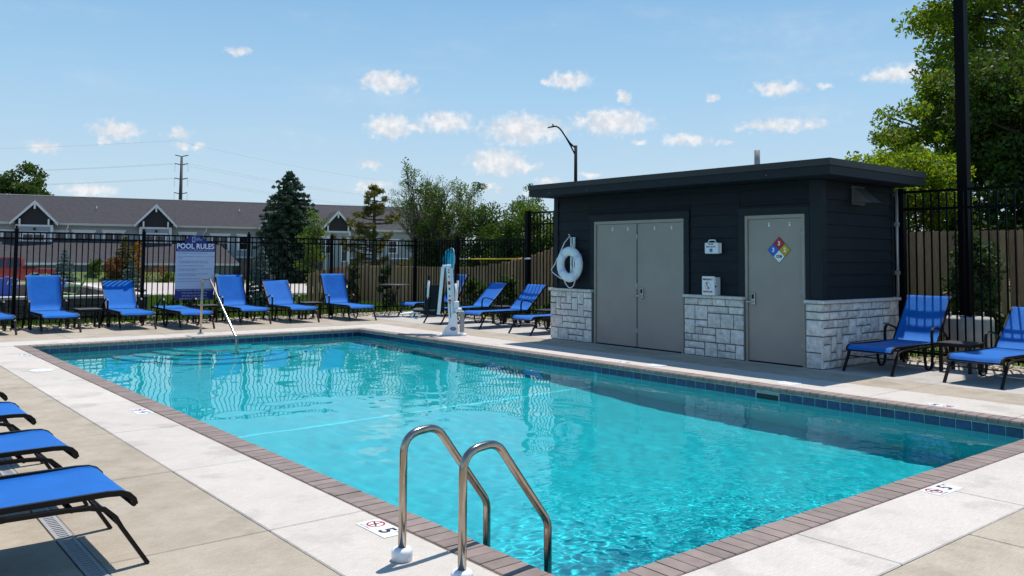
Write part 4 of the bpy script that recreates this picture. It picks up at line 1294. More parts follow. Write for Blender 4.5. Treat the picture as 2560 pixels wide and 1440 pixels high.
obj("flange", MB().lathe([(.06, .001), (.06, .012), (.045, .022), (.024, .022)], (0, .01, 0), 20), CHROME, hr)

# ------------------------------------------------------------------ pool lift
LX = math.atan2(-.635, .772)
lift = thing("pool_lift", "white pool lift with dark seat swung out, standing at the pool edge", "pool lift", (6.80, 10.65, 0), LX)
obj("base_plate", MB().cbox((-.20, -.14, 0), (.32, .16, .03), .008), WHITEP, lift)
obj("pedestal", MB().prism([(-.15, .031), (.15, .031), (.14, .40), (.11, .44), (.04, .42), (.01, .32), (-.03, .22), (-.12, .10)], -.08, .08, 'xz'), WHITEP, lift)
obj("mast", MB().add([(-.02, -.06, .24), (.075, -.06, .24), (.075, .06, .24), (-.02, .06, .24), (-.085, -.05, 1.33), (-.012, -.05, 1.33), (-.012, .05, 1.33), (-.085, .05, 1.33)], [(3, 2, 1, 0), (4, 5, 6, 7), (0, 1, 5, 4), (1, 2, 6, 5), (2, 3, 7, 6), (3, 0, 4, 7)]), WHITEP, lift)
obj("mast_edge", MB().tube([(.085, .0, .40), (.012, .0, 1.30)], 0, sq=(.022, .05)), WHITEF, lift)
obj("head", MB().tube([(-.16, 0, 1.335), (.01, 0, 1.345)], .028, 10).box((-.09, -.055, 1.332), (.0, .055, 1.36)), WHITEP, lift)
obj("lift_arm", MB().tube([(-.15, 0, 1.32), (-.225, 0, .40)], 0, sq=(.07, .06)), WHITEP, lift)
obj("actuator", MB().tube([(.10, .03, 1.0), (.12, .03, .58)], .022, 10).cbox((.07, -.06, .52), (.17, .07, .66), .012), WHITEF, lift)
obj("housing", MB().cbox((.10, -.08, .45), (.225, .08, .53), .015), WHITEP, lift)
obj("battery_box", MB().cbox((.195, -.08, .06), (.275, .08, .47), .012), GREYP, lift)
obj("seat_back", MB().cbox((-.45, -.20, .42), (-.36, .24, .94), .02).xf(Matrix.Translation((-.02, .05, 0)) @ Matrix.Rotation(R(-20), 4, 'Z')), DARKP, lift)
obj("seat_shell", MB().prism([(-.72, .44), (-.60, .43), (-.50, .38), (-.22, .38), (-.12, .45), (-.13, .93), (-.17, .97), (-.40, .97), (-.46, .93), (-.48, .56), (-.56, .50), (-.72, .49)], .06, .14, 'xz'), DARKP, lift)
obj("seat_pan", MB().cbox((-.74, .02, .46), (-.28, .44, .50), .015), pbr("grey_seat", (.09, .09, .1), .5), lift)
obj("armrest_block", MB().cbox((-.50, -.02, .62), (-.40, .06, .74), .01), DARKP, lift)
for x, y in ((-.44, .0), (.11, .28)):
    o = obj("handle_tube", MB().tube([(x, y, .70), (x + .015, y, 1.06)], .022, 10), WHITEP, lift)
    obj("grip", MB().tube([(x + .015, y, 1.061), (x + .018, y, 1.18)], .025, 10), DARKP, o)
obj("footrest", MB().cbox((-.98, .05, .40), (-.66, .40, .425), .008).xf(Matrix.Translation((-.8, 0, .41)) @ Matrix.Rotation(R(-7), 4, 'Y') @ Matrix.Translation((.8, 0, -.41))), WHITEF, lift)
obj("foot_tube", MB().tube([(-.55, .1, .47), (-.60, .1, .36), (-.66, .1, .31), (-.74, .1, .33), (-.80, .1, .40)], .016, 8), CHROME, lift)
def decal(name, z0, z1, m, wd=.05):
    def xm(z): return -.0425 + .06 - .0 * z - (z - .30) / 1.03 * .057
    def ym(z): return -.06 + (z - .30) / 1.03 * .01 - .002
    vs = [(xm(z0) - wd / 2, ym(z0), z0), (xm(z0) + wd / 2, ym(z0), z0), (xm(z1) + wd / 2, ym(z1), z1), (xm(z1) - wd / 2, ym(z1), z1)]
    obj(name, MB().add(vs + [(p[0], p[1] + .001, p[2]) for p in vs], [(0, 1, 2, 3), (7, 6, 5, 4)]), m, lift)
decal("red_decal", .98, 1.045, REDP, .052); decal("red_decal", .655, .695, REDP, .058)
for z in (1.255, 1.21, 1.12, .90, .875, .75): decal("black_decal", z, z + .022, BLKP, .03)
decal("text_decal", .10 + .22, .60, pbr("teal_print", (.09, .22, .26), .5), .018); decal("grey_decal", .61, .648, GREYP, .05)
obj("maker_badge", MB().lathe([(.001, 0), (.055, 0), (.055, .002), (.001, .002)], (0, 0, 0), 24, 'y').xf(Matrix.Translation((.07, -.0925, .13)) @ Matrix.Diagonal((1, 1, .62, 1))), pbr("badge_blue", (.16, .22, .34), .5), lift)
obj("badge_rim", MB().torus((0, 0, 0), .054, .004, 'y', 28, 6).xf(Matrix.Translation((.07, -.0935, .13)) @ Matrix.Diagonal((1, 1, .62, 1))), BLUEP, lift)
obj("anchor_flange", MB().lathe([(.07, 0), (.07, .015), (.05, .02), (.001, .02)], (-.30, -.12, .001), 20), CHROME, lift)

# ------------------------------------------------------------------ markers and skimmer lids in the deck
def marker(x, y, rz, num, label, dive=True):
    t = thing("depth_marker", label, "depth marker", (x, y, .0005), rz, "depth markers round the pool")
    obj("marker_tile", MB().cbox((-.155, -.0745, 0), (-.001, .0745, .0025), .0008), WHITEP, t)
    obj("marker_tile", MB().cbox((.001, -.0745, 0), (.155, .0745, .0025), .0008), WHITEP, t)
    obj("red_ring", MB().torus((-.08, .012, .0025), .048, .006, 'z', 28, 6, .2).box((-.086, -.034, .0026), (-.074, .058, .0034)).xf(Matrix.Identity(4)), REDP, t)
    obj("diver_mark", MB().tube([(-.112, .02, .0026), (-.09, .012, .0026), (-.065, .004, .0026), (-.05, -.008, .0026)], .005, 6), BLKP, t)
    text("NO DIVING", .020, BLKP, t, (-.08, -.058, .0027), (0, 0, 0), ext=.0003)
    text(num, .135, BLKP, t, (.06, .0, .0027), (0, 0, 0), ext=.0003, bold=.004)
    text("FT", .038, BLKP, t, (.125, .035, .0027), (0, 0, 0), ext=.0003, bold=.001)
marker(-.30, 1.27, -H, "5", "white five foot no diving marker beside the steel ladder flange")
marker(-.30, 5.74, -H, "4", "white four foot no diving marker halfway along the left pool edge")
marker(-.30, 11.55, -H, "3", "small white no diving marker at the left far end of the pool")
marker(POOLW + .30, 5.67, H, "4", "white four foot marker in front of the double doors")
marker(POOLW + .31, 1.17, H, "5", "white five foot marker on the right edge, before the corner lounger")
marker(3.02, -.30, 0, "5", "white five foot no diving marker on the near right pool edge")
def lid(x, y, label):
    t = thing("skimmer_lid", label, "skimmer lid", (x, y, .0005), 0, "round white skimmer lids")
    obj("lid", MB().lathe([(.001, .004), (.118, .004), (.122, .002), (.122, .0)][::-1], n=30), WHITEP, t)
    obj("lid_ring", MB().lathe([(.124, .0), (.124, .005), (.142, .006), (.148, .0)], n=30), WHITEP, t)
    for k in range(3):
        a = k * 2.094; obj("finger_hole", MB().lathe([(.012, .0042), (.012, .0048)], (.075 * math.cos(a), .075 * math.sin(a), 0), 10), GREYP, t)
lid(-.46, 9.51, "round white skimmer lid in the left pale concrete band")
lid(6.50, 3.04, "round white skimmer lid in front of the pool house's right corner")
lid(6.52, 5.17, "round white skimmer lid in front of the middle stone panel")

# ------------------------------------------------------------------ light pole
lp = thing("light_pole", "tall square black light pole on a round concrete footing behind the tall fence", "light pole", (10.85, 2.73, .08))
obj("pole", MB().box((-.074, -.074, .64), (.074, .074, 7.6)), BLACKM, lp)
obj("base_cover", MB().box((-.13, -.13, .61), (.13, .13, .66)), BLACKM, lp)
obj("footing", MB().lathe([(.365, -.2), (.365, .555), (.35, .585), (.001, .60)], n=36), CONCF, lp)
for sx in (-1, 1):
    for sy in (-1, 1):
        obj("anchor_bolt", MB().tube([(sx * .17, sy * .17, .58), (sx * .17, sy * .17, .66)], .016, 8), GALV, lp)

# ------------------------------------------------------------------ wooden fence
def wood_fence(name, label, path, top):
    """path: list of (x, y); top(x, y) gives the plank top; planks stand along the path"""
    t = thing(name, label, "fence", (path[0][0], path[0][1], ground_z(*path[0])))
    inv = Matrix.Translation(-t.location)
    items = []
    for (x0, y0), (x1, y1) in zip(path, path[1:]):
        Ln = math.hypot(x1 - x0, y1 - y0); n = max(1, int(Ln / .146)); a = math.atan2(y1 - y0, x1 - x0)
        for i in range(n):
            u = (i + .5) / n
            items.append((x0 + (x1 - x0) * u, y0 + (y1 - y0) * u, a))
    cache = {}
    for x, y, a in items:
        zt = top(x, y); zb = ground_z(x, y) + .04
        hgt = round((zt - zb) * 25) / 25
        k = (hgt, random.randint(0, 2))
        if k not in cache:
            c = .028; wd = .067
            poly = [(-wd, 0), (wd, 0), (wd, hgt - c), (wd - c, hgt), (-wd + c, hgt), (-wd, hgt - c)]
            cache[k] = mesh_data("plank", MB().prism(poly, -.009, .009, 'xz'), PWOOD)
        o = link("plank", cache[k], t, (x - t.location.x, y - t.location.y, zt - hgt - t.location.z), (0, random.uniform(-.006, .006), a))
        o.location += Vector((-math.sin(a), math.cos(a), 0)) * random.uniform(-.006, .006)
    for (x0, y0), (x1, y1) in zip(path, path[1:]):
        a = math.atan2(y1 - y0, x1 - x0); nx, ny = -math.sin(a), math.cos(a)
        sgn = -1
        for f in (.25, .85):
            z0 = ground_z(x0, y0) + (top(x0, y0) - ground_z(x0, y0)) * f; z1 = ground_z(x1, y1) + (top(x1, y1) - ground_z(x1, y1)) * f
            q = .035 * sgn
            obj("fence_rail", MB().tube([(x0 + nx * q, y0 + ny * q, z0), (x1 + nx * q, y1 + ny * q, z1)], 0, sq=(.04, .08)).xf(inv), PWOOD, t)
    return t
def wtop(x, y):
    z = float(np.interp(y, [-10, 12.5, 13.8, 15.2, 16.0, 18.3, 19, 27, 40], [2.08, 2.08, 2.0, 1.80, 1.58, 1.25, 1.21, 1.17, 1.15]))
    return round(z / .07) * .07 if 13 < y < 18.6 else z
wood_fence("wood_fence", "long brown dog-eared plank fence behind the black metal fences, stepping down to the far end", [(13.5, -2.6), (13.5, 2.5), (13.5, 7.5), (13.5, 12.5), (13.5, 15.5), (13.5, 18.5), (13.5, 23), (13.45, 27)], wtop)
wood_fence("wood_fence", "low curved end of the plank fence right of the dark spruce, before the pale road", [(13.42, 27.05), (12.9, 26.65), (12.0, 26.1), (11.1, 25.75)], lambda x, y: float(np.interp(x, [11, 12.3, 13.5], [.84, 1.10, 1.17])))

# ------------------------------------------------------------------ seat walls of the patio
def block_wall(label, x0, y0, x1, y1, z1, blocks=True):
    a = math.atan2(y1 - y0, x1 - x0); Ln = math.hypot(x1 - x0, y1 - y0)
    zb = min(ground_z(x0, y0), ground_z(x1, y1)) - .1
    t = thing("seat_wall", label, "low wall", (x0, y0, 0), a, "block seat walls of the patio")
    if blocks:
        rows = 4; hh = (z1 - .07 - zb) / rows
        for r in range(rows):
            x = -.2 if r % 2 else 0
            while x < Ln - .02:
                u0, u1 = max(0, x), min(Ln, x + .40)
                if u1 - u0 > .05:
                    obj("block", MB().cbox((u0 + .003, -.14 + random.uniform(-.006, .004), zb + r * hh + .003), (u1 - .003, .13, zb + (r + 1) * hh - .002), .012), BLOCKM, t)
                x += .40
    else:
        obj("wall_core", MB().box((0, -.14, zb), (Ln, .13, z1 - .07)), BLOCKM, t)
    n = max(1, int(Ln / .6))
    for i in range(n):
        obj("cap", MB().cbox((Ln * i / n + .003, -.18, z1 - .068), (Ln * (i + 1) / n - .003, .17, z1), .008), WCAPM, t)
block_wall("long low block wall with pale cap right behind the far fence at left", -3.2, 18.95, 3.25, 18.85, .55)
block_wall("low block wall with pale cap running back along the right side of the patio", 3.45, 19.0, 4.05, 28.4, .55, True)
block_wall("low block wall with pale cap at the back of the patio, in front of the red pickup", 4.0, 28.9, -3.0, 31.6, .55, False)
mb = MB().add([(-3, 19.1, -.02), (3.3, 19.1, -.02), (3.9, 28.6, -.02), (-3, 31.3, -.02)], [(0, 1, 2, 3)])
obj("patio", mb.xf(Matrix.Translation((0, 0, .02))), GREYC, kind='structure')
def adirondack(name, label, x, y, rz, m):
    t = thing(name, label, "adirondack chair", (x, y, .0), rz, "plastic adirondack chairs on the patio")
    for k in range(5):
        v = -.22 + k * .11
        hgt = .80 + .07 * (1 - abs(k - 2) / 2)
        obj("back_slat", MB().tube([(.30, v, .28), (.62, v * 1.12, hgt)], 0, sq=(.10, .02)), m, t)
    for k in range(5):
        u = -.28 + k * .12
        obj("seat_slat", MB().box((u, -.27, .38 - k * .022), (u + .11, .27, .40 - k * .022)), m, t)
    for s_ in (-1, 1):
        obj("arm", MB().box((-.34, s_ * .36 - .07, .54), (.42, s_ * .36 + .07, .565)), m, t)
        obj("front_leg", MB().box((-.30, s_ * .31 - .02, 0), (-.18, s_ * .31 + .02, .539)), m, t)
        obj("rear_leg", MB().tube([(-.25, s_ * .28, .34), (.62, s_ * .28, .03)], 0, sq=(.03, .11)), m, t)
    obj("back_brace", MB().box((.44, -.30, .54), (.47, .30, .60)), m, t)
    return t
adirondack("adirondack_chair", "blue adirondack chair at the picture's left edge, the taller of two together", 0.75, 26.9, R(-100), BLUEPL)
adirondack("adirondack_chair", "blue adirondack chair on the patio just left of the first whole fence post", 1.25, 24.9, R(-80), BLUEPL)
adirondack("adirondack_chair", "blue adirondack chair peeking out right of the upright lounger's back", 2.42, 24.6, R(-80), BLUEPL)
adirondack("adirondack_chair", "green adirondack chair turned sideways beside the patio's right wall", 3.08, 25.6, R(-12), GREENP)
adirondack("adirondack_chair", "green adirondack chair facing the fence at the back of the patio", 3.0, 27.9, R(80), GREENP)

# ------------------------------------------------------------------ red pickup on the road
tk_d = FH
def ray_pt(px, py, D):
    v = fd + rt2 * ((px - 1280) / 2111.47) - up2 * ((py - 526.88) / 2111.47)
    return CAM + v * D
tp = Vector((10.55, 64.6, 0)); tp.z = ground_z(tp.x, tp.y) + .03
truck = thing("pickup_truck", "red four door pickup truck parked on the pale road behind the patio", "pickup truck", tp, math.atan2(BE.y, BE.x) + PI)
# local: front towards +x, rear bumper at x=0 ; camera sees its left side (+y is ... side mirrored both)
prof = [(.05, .55), (.0, .62), (.0, 1.12), (.06, 1.16), (1.95, 1.18), (1.97, 1.22), (3.98, 1.20), (4.05, 1.17), (5.35, 1.12), (5.72, 1.02), (5.80, .62), (5.76, .42), (5.10, .40)]
def arch_pts(cx, r=.47, n=9):
    return [(cx + r * math.cos(a), .40 + r * math.sin(a)) for a in np.linspace(0, PI, n)]
body = prof + arch_pts(4.68) + [(4.2, .36), (1.75, .36)] + arch_pts(1.22) + [(.7, .42)]
obj("body", MB().prism(body, -.98, .98, 'xz'), REDCAR, truck)
mb = MB()
cab = [(1.98, 1.21), (2.12, 1.90), (2.3, 1.96), (3.55, 1.95), (3.75, 1.88), (4.42, 1.20)]
b0 = [(p[0], p[1]) for p in cab]
vs = []
for s_, w_ in ((-1, 0), (1, 0)):
    for x, z in cab:
        vs.append((x, s_ * (.96 - (z - 1.2) * .22), z))
n = len(cab)
fs = [tuple(range(n)), tuple(range(2 * n - 1, n - 1, -1))] + [(i, i + n, (i + 1) % n + n, (i + 1) % n) for i in range(n)]
obj("cab", MB().add(vs, fs), REDCAR, truck)
for s_ in (-1, 1):
    def sidew(poly, name):
        vs = [(x, s_ * (.968 - (z - 1.2) * .22), z) for x, z in poly] + [(x, s_ * (.94 - (z - 1.2) * .22), z) for x, z in poly]
        k = len(poly)
        obj(name, MB().add(vs, [tuple(range(k)), tuple(range(2 * k - 1, k - 1, -1))] + [(i, i + k, (i + 1) % k + k, (i + 1) % k) for i in range(k)]), GLASSD, truck)
    sidew([(2.14, 1.26), (2.24, 1.84), (2.95, 1.86), (3.0, 1.26)], "rear_window"); sidew([(3.12, 1.26), (3.08, 1.86), (3.56, 1.85), (4.1, 1.26)], "front_window")
    for x in (2.2, 3.35):
        obj("door_handle", MB().box((x, s_ * 1.0 - .02, 1.06), (x + .16, s_ * 1.0 + .02, 1.10)), BLKP, truck)
    for x in (1.22, 4.68):
        wh = obj("wheel", MB().lathe([(.20, -.10), (.37, -.12), (.40, -.08), (.40, .08), (.37, .12), (.20, .10)], (x, s_ * .88, .40), 24, 'y'), TYRE, truck)
        obj("rim", MB().lathe([(.001, -.122), (.10, -.125), (.22, -.115), (.24, -.09), (.24, .09), (.22, .115), (.10, .125), (.001, .122)], (x, s_ * .88, .40), 18, 'y'), CHROME, wh)
        obj("arch_trim", MB().tube([(x + .50 * math.cos(a), s_ * .985, .40 + .50 * math.sin(a)) for a in np.linspace(.05, PI - .05, 14)], .03, 6), pbr("arch_trim_grey", (.4, .4, .4), .5), truck)
    obj("tail_light", MB().cbox((-.02, s_ * .90 - .07, .82), (.06, s_ * .90 + .07, 1.10), .01), REDP, truck)
obj("windscreen", MB().add([(3.79, -.78, 1.87), (3.79, .78, 1.87), (4.44, .92, 1.25), (4.44, -.92, 1.25), (3.77, -.78, 1.87), (3.77, .78, 1.87), (4.42, .92, 1.25), (4.42, -.92, 1.25)], [(3, 2, 1, 0), (4, 5, 6, 7)]), GLASSD, truck)
obj("toolbox", MB().cbox((1.25, -.90, 1.17), (1.92, .90, 1.40), .02), BLKP, truck)
obj("bumper", MB().cbox((-.12, -.95, .48), (.0, .95, .66), .02), CHROME, truck)

# ------------------------------------------------------------------ long apartment building
BA = math.atan2(BE.y, BE.x)
apt = thing("apartment_building", "long grey two storey apartment building with dark shingle roof, white gables and garages", "building", (P0.x, P0.y, 0), BA)
WO, GO = 5.5, 11.3          # wall and garage wall distance from the ridge line
ZR, ZE, ZG = 7.27, 4.42, -1.6
S0, S1 = -46, 46.2
obj("wall", MB().box((S0 + .6, -WO, ZG), (S1 - .7, WO, ZE - .02)), LAPG, apt)
# main roof with a hipped right end
ov = .55
mb = MB()
e0, e1 = -WO - ov, WO + ov
mb.add([(S0, e0, ZE), (S1, e0, ZE), (S1 - 4.2, 0, ZR), (S0, 0, ZR), (S0, e1, ZE), (S1, e1, ZE)], [(0, 1, 2, 3), (3, 2, 5, 4), (1, 5, 2), (0, 3, 4), (0, 4, 5, 1)])
rf = obj("roof", mb, SHINGLE, apt)
obj("gutter", MB().box((S0, e0 - .03, ZE - .17), (S1, e0 + .02, ZE + .03)), SOFFIT, rf)
obj("soffit", MB().box((S0, e0 + .02, ZE - .15), (S1, -WO + .0, ZE - .10)), SOFFIT, rf)
obj("ridge_cap", MB().tube([(S0, 0, ZR + .01), (S1 - 4.2, 0, ZR + .01)], .07, 6), pbr("ridge_pale", (.30, .30, .31), .7), rf)
for s_, f in ((8.6, .5), (22.0, .45), (-3, .5), (36, .5)):
    yy = e0 * f; zz = ZE + (ZR - ZE) * (1 - f)
    obj("roof_vent", MB().tube([(s_, yy, zz - .1), (s_, yy, zz + .38)], .06, 8), GALV, rf)
def gable(sc_, hw_roof, hw_bay, za):
    """projecting bay with its own gabled roof"""
    yb = -WO - .75
    obj("bay", MB().box((sc_ - hw_bay, yb, ZG), (sc_ + hw_bay, -WO - .002, 4.05)), LAPG, apt)
    for s_ in (-1, 1):
        obj("corner_trim", MB().box((sc_ + s_ * hw_bay - .12, yb - .03, ZG), (sc_ + s_ * hw_bay + .12, yb + .1, 4.05)), TRIMW, apt)
    obj("frieze", MB().box((sc_ - hw_bay - .1, yb - .04, 4.051), (sc_ + hw_bay + .1, yb + .1, 4.22)), TRIMW, apt)
    yf = yb - .35
    zl = za - (za - 4.45)
    mb = MB()
    zl = 4.38
    for s_ in (-1, 1):
        xe = sc_ + s_ * hw_roof
        mb.add([(sc_, yf, za), (xe, yf, zl), (xe, -WO - ov + .9, zl), (sc_, -1.2, za), (sc_, yf, za - .16), (xe, yf, zl - .16), (xe, -WO - ov + .9, zl - .16), (sc_, -1.2, za - .16)],
               [(0, 1, 2, 3), (7, 6, 5, 4), (0, 4, 5, 1), (1, 5, 6, 2), (2, 6, 7, 3)])
    gr = obj("gable_roof", mb, SHINGLE, apt)
    for s_ in (-1, 1):
        xe = sc_ + s_ * hw_roof
        obj("rake_board", MB().prism([(sc_, za + .03), (xe, zl + .03), (xe, zl - .24), (sc_, za - .27)], yf - .04, yf - .003, 'xz'), TRIMW, gr)
        obj("bracket", MB().tube([(sc_ + s_ * hw_bay * .82, yf + .02, 4.75), (sc_ + s_ * hw_bay * .82, yf + .02, 4.2)], 0, sq=(.14, .14)), TRIMW, gr)
    obj("gable_field", MB().prism([(sc_, za - .2), (sc_ + hw_roof * .86, 4.225), (sc_ - hw_roof * .86, 4.225)], yb - .02, yb + .05, 'xz'), GABLED, gr)
    obj("king_post", MB().box((sc_ - .08, yf, za - .75), (sc_ + .08, yf + .1, za - .2)), TRIMW, gr)
gable(3.68, 1.95, 1.42, 6.42); gable(13.95, 1.9, 1.33, 6.43); gable(25.4, 1.9, 1.4, 6.40); gable(31.55, 1.75, 1.3, 6.32); gable(-7.5, 1.9, 1.4, 6.4)
def window(s0, s1, z0, z1, y, panes=2):
    o = obj("window", MB().box((s0 - .16, y - .05, z0 - .12), (s1 + .16, y + .01, z1 + .12)).box((s0 - .26, y - .07, z1 + .121), (s1 + .26, y + .01, z1 + .30)), TRIMW, apt)
    wd = (s1 - s0) / panes
    for k in range(panes):
        a, b = s0 + k * wd + .06, s0 + (k + 1) * wd - .06
        zm = (z0 + z1) / 2
        obj("pane", MB().box((a, y - .062, z0), (b, y - .052, zm - .03)), WINGL, o)
        obj("pane", MB().box((a, y - .062, zm + .03), (b, y - .052, z1)), WINGL, o)
for s0, s1, z0, z1, y, p in ((1.1, 2.05, 2.1, 3.45, -WO, 1), (2.75, 4.55, 2.15, 3.32, -WO - .75, 2), (5.3, 6.2, 2.1, 3.5, -WO, 1), (6.95, 8.5, 2.1, 3.55, -WO, 2), (9.5, 11.05, 2.1, 3.6, -WO, 2), (13.0, 14.8, 2.15, 3.35, -WO - .75, 2),
                           (16.25, 17.5, 2.1, 3.55, -WO, 2), (19.2, 20.7, 2.15, 3.45, -WO, 2), (21.75, 22.6, 2.2, 3.45, -WO, 1), (29.6, 31.0, 1.9, 3.4, -WO - .75, 2), (32.1, 32.6, 1.1, 3.2, -WO - .75, 1), (34.4, 35.6, 2.0, 3.3, -WO, 2), (37.2, 38.2, 2.0, 3.2, -WO, 1), (40.7, 41.7, 2.0, 3.1, -WO, 1), (43.2, 44.1, 2.0, 3.1, -WO, 1),
                           (-3, -1.5, 2.1, 3.5, -WO, 2), (-12, -10.5, 2.1, 3.5, -WO, 2)):
    window(s0, s1, z0, z1, y, p)
for s_ in (6.4, 18.6, 28.3, -1):
    obj("downspout", MB().tube([(s_, e0 + .05, ZE - .15), (s_, e0 + .05, ZE - .4), (s_ - .25, -WO - .07, ZE - .75), (s_ - .25, -WO - .07, 1.0)], .06, 6), TRIMW, apt)
for s_ in (3.7, 14.0):
    obj("wall_lamp", MB().cbox((s_ - .1, -WO - .95, 3.72), (s_ + .1, -WO - .755, 3.95), .02), BLKP, apt)
# brown stone base right of the garages
obj("stone_skirt", MB().box((21.6, -WO - .12, ZG), (S1 - .6, -WO - .003, 1.30)), BROWNST, apt)
obj("skirt_cap", MB().box((21.5, -WO - .2, 1.301), (S1 - .5, -WO - .003, 1.46)), TRIMW, apt)
obj("stone_column", MB().box((21.9, -WO - .9, ZG), (23.3, -WO - .121, 1.30)), BROWNST, apt)
obj("entry_door", MB().box((24.2, -WO - .18, -1.0), (25.3, -WO - .121, 1.1)), TRIMW, apt)
# garage wing in front
obj("garage_wall", MB().box((S0, -GO, ZG), (20.6, -WO - .8, .70)), pbr("garage_grey", (.20, .225, .25), .8, .05, 1), apt)
mb = MB()
mb.add([(S0, -GO - .45, .76), (21.3, -GO - .45, .76), (19.6, -WO - .0, 2.95), (S0, -WO, 2.95), (21.3, -WO, .76)], [(0, 1, 2, 3), (1, 4, 2)])
gr = obj("garage_roof", mb, SHINGLE, apt)
obj("garage_gutter", MB().box((S0, -GO - .49, .60), (21.3, -GO - .43, .79)), TRIMW, gr)
obj("garage_soffit", MB().box((S0, -GO - .43, .63), (21.3, -GO, .67)), SOFFIT, gr)

# ------------------------------------------------------------------ street lamp and power line far off
sl = thing("street_lamp", "black street lamp with curved truss arm rising behind the pool house roof", "street lamp", (38.6, 40.35, -.9))
obj("post", MB().tube([(0, 0, 0), (0, 0, 10.45)], [.16, .11], 10), BLACKM, sl)
LE = Vector((-.772, .635, 0))
def la(u, z):
    z = z if z < 10.2 else 10.2 + (z - 10.2) * .8
    return (LE.x * u * .78, LE.y * u * .78, z)
hd = [la(u, z) for u, z in ((0, 10.25), (.55, 10.75), (.95, 11.3), (1.25, 11.75), (1.5, 12.05), (1.75, 12.2), (2.0, 12.22))]
obj("arm", MB().tube(hd, .055, 8).tube([la(0, 9.7), la(.45, 10.45), (la(.95, 11.3))], .05, 8).tube([la(.35, 10.55), la(.40, 10.3)], .04, 6), BLACKM, sl)
obj("lamp_head", MB().add([la(1.95, 12.16), la(1.95, 12.30), la(2.55, 12.14), la(2.6, 12.06)] + [tuple(Vector(la(u, z)) + Vector((.635, .772, 0)) * .16) for u, z in ((1.95, 12.16), (1.95, 12.30), (2.55, 12.14), (2.6, 12.06))], [(0, 1, 2, 3), (7, 6, 5, 4), (0, 4, 5, 1), (1, 5, 6, 2), (2, 6, 7, 3), (3, 7, 4, 0)]), BLACKM, sl)
obj("photocell", MB().tube([la(2.1, 12.28), la(2.1, 12.42)], .05, 8), BLACKM, sl)
pp = thing("power_pylon", "dark steel power pole with short cross arms beyond the long roof", "power pole", (69.9, 221.2, -2))
obj("pole", MB().tube([(0, 0, 0), (0, 0, 29.4)], [.75, .28], 10), pbr("dark_steel", (.035, .035, .04), .6), pp)
for z in (29.3, 27.1, 23.3, 19.5):
    obj("cross_arm", MB().tube([(-LE.x * 1.0 * k, -LE.y * 1.0 * k, z + .22 * abs(k)) for k in (-1.7, 0, 1.7)], .13, 6), MATS["dark_steel"], pp)
    if z < 29:
        for k in (-1.7, 1.7):
            obj("insulator", MB().tube([(-LE.x * k, -LE.y * k, z + .2), (-LE.x * k, -LE.y * k, z - 1.8)], .035, 5), GREYP, pp)
wire = pbr("power_wire", (.22, .23, .25), .6)
pl = thing("power_lines", "thin sagging power lines either side of the steel pole", "power line", (69.9, 221.2, 0))
wa = -rt * 190 + FH * 6; wb = rt * 85 + FH * 150
for z in (31.5, 25.5, 21.7):
    for k in (-1.7, 1.7):
        if z > 29 and k > 0: continue
        a = Vector((-LE.x * k, -LE.y * k, z))
        for e in (wa, wb):
            obj("cable", MB().tube(sag(a, a + e, 3.2, 22), .016, 4, smooth=False), wire, pl)

# ------------------------------------------------------------------ trees and shrubs
def leaf_mesh(name, C_, Ns, size, m, seed, squash=1., flat=.0, aspect=.55):
    """Ns leaf quads around every clump (x, y, z, r)"""
    r = np.random.default_rng(seed)
    out = []
    for (x, y, z, rad), n in zip(C_, Ns):
        d = r.normal(size=(n, 3)); d /= np.linalg.norm(d, axis=1)[:, None]
        rr = rad * r.random(n) ** .45
        p = d * rr[:, None]; p[:, 2] *= squash
        out.append(p + (x, y, z))
    P_ = np.concatenate(out); n = len(P_)
    u = r.normal(size=(n, 3)); u[:, 2] *= (1 - flat); u /= np.linalg.norm(u, axis=1)[:, None]
    q = r.normal(size=(n, 3)); q -= u * (q * u).sum(1)[:, None]; q /= np.linalg.norm(q, axis=1)[:, None]
    s_ = size * r.uniform(.6, 1.3, n)[:, None]
    v = np.empty((n, 4, 3))
    v[:, 0] = P_ - u * s_; v[:, 1] = P_ + q * s_ * aspect - u * s_ * .1; v[:, 2] = P_ + u * s_; v[:, 3] = P_ - q * s_ * aspect - u * s_ * .1
    return raw_mesh(name, v.reshape(-1, 3), 4, m)
def branch(mb, a, b, r0, r1, n=5, wob=.12, sides=6, droop=0.):
    a, b = Vector(a), Vector(b); L = (b - a).length
    pts = []; rs = []
    for i in range(n + 1):
        t = i / n
        p = a.lerp(b, t)
        if 0 < i < n:
            p += Vector((random.uniform(-1, 1), random.uniform(-1, 1), random.uniform(-1, 1))) * wob * L * .3
        p.z += droop * L * math.sin(t * PI) 
        pts.append(p); rs.append(r0 + (r1 - r0) * t)
    mb.tube(pts, rs, sides)
    return pts
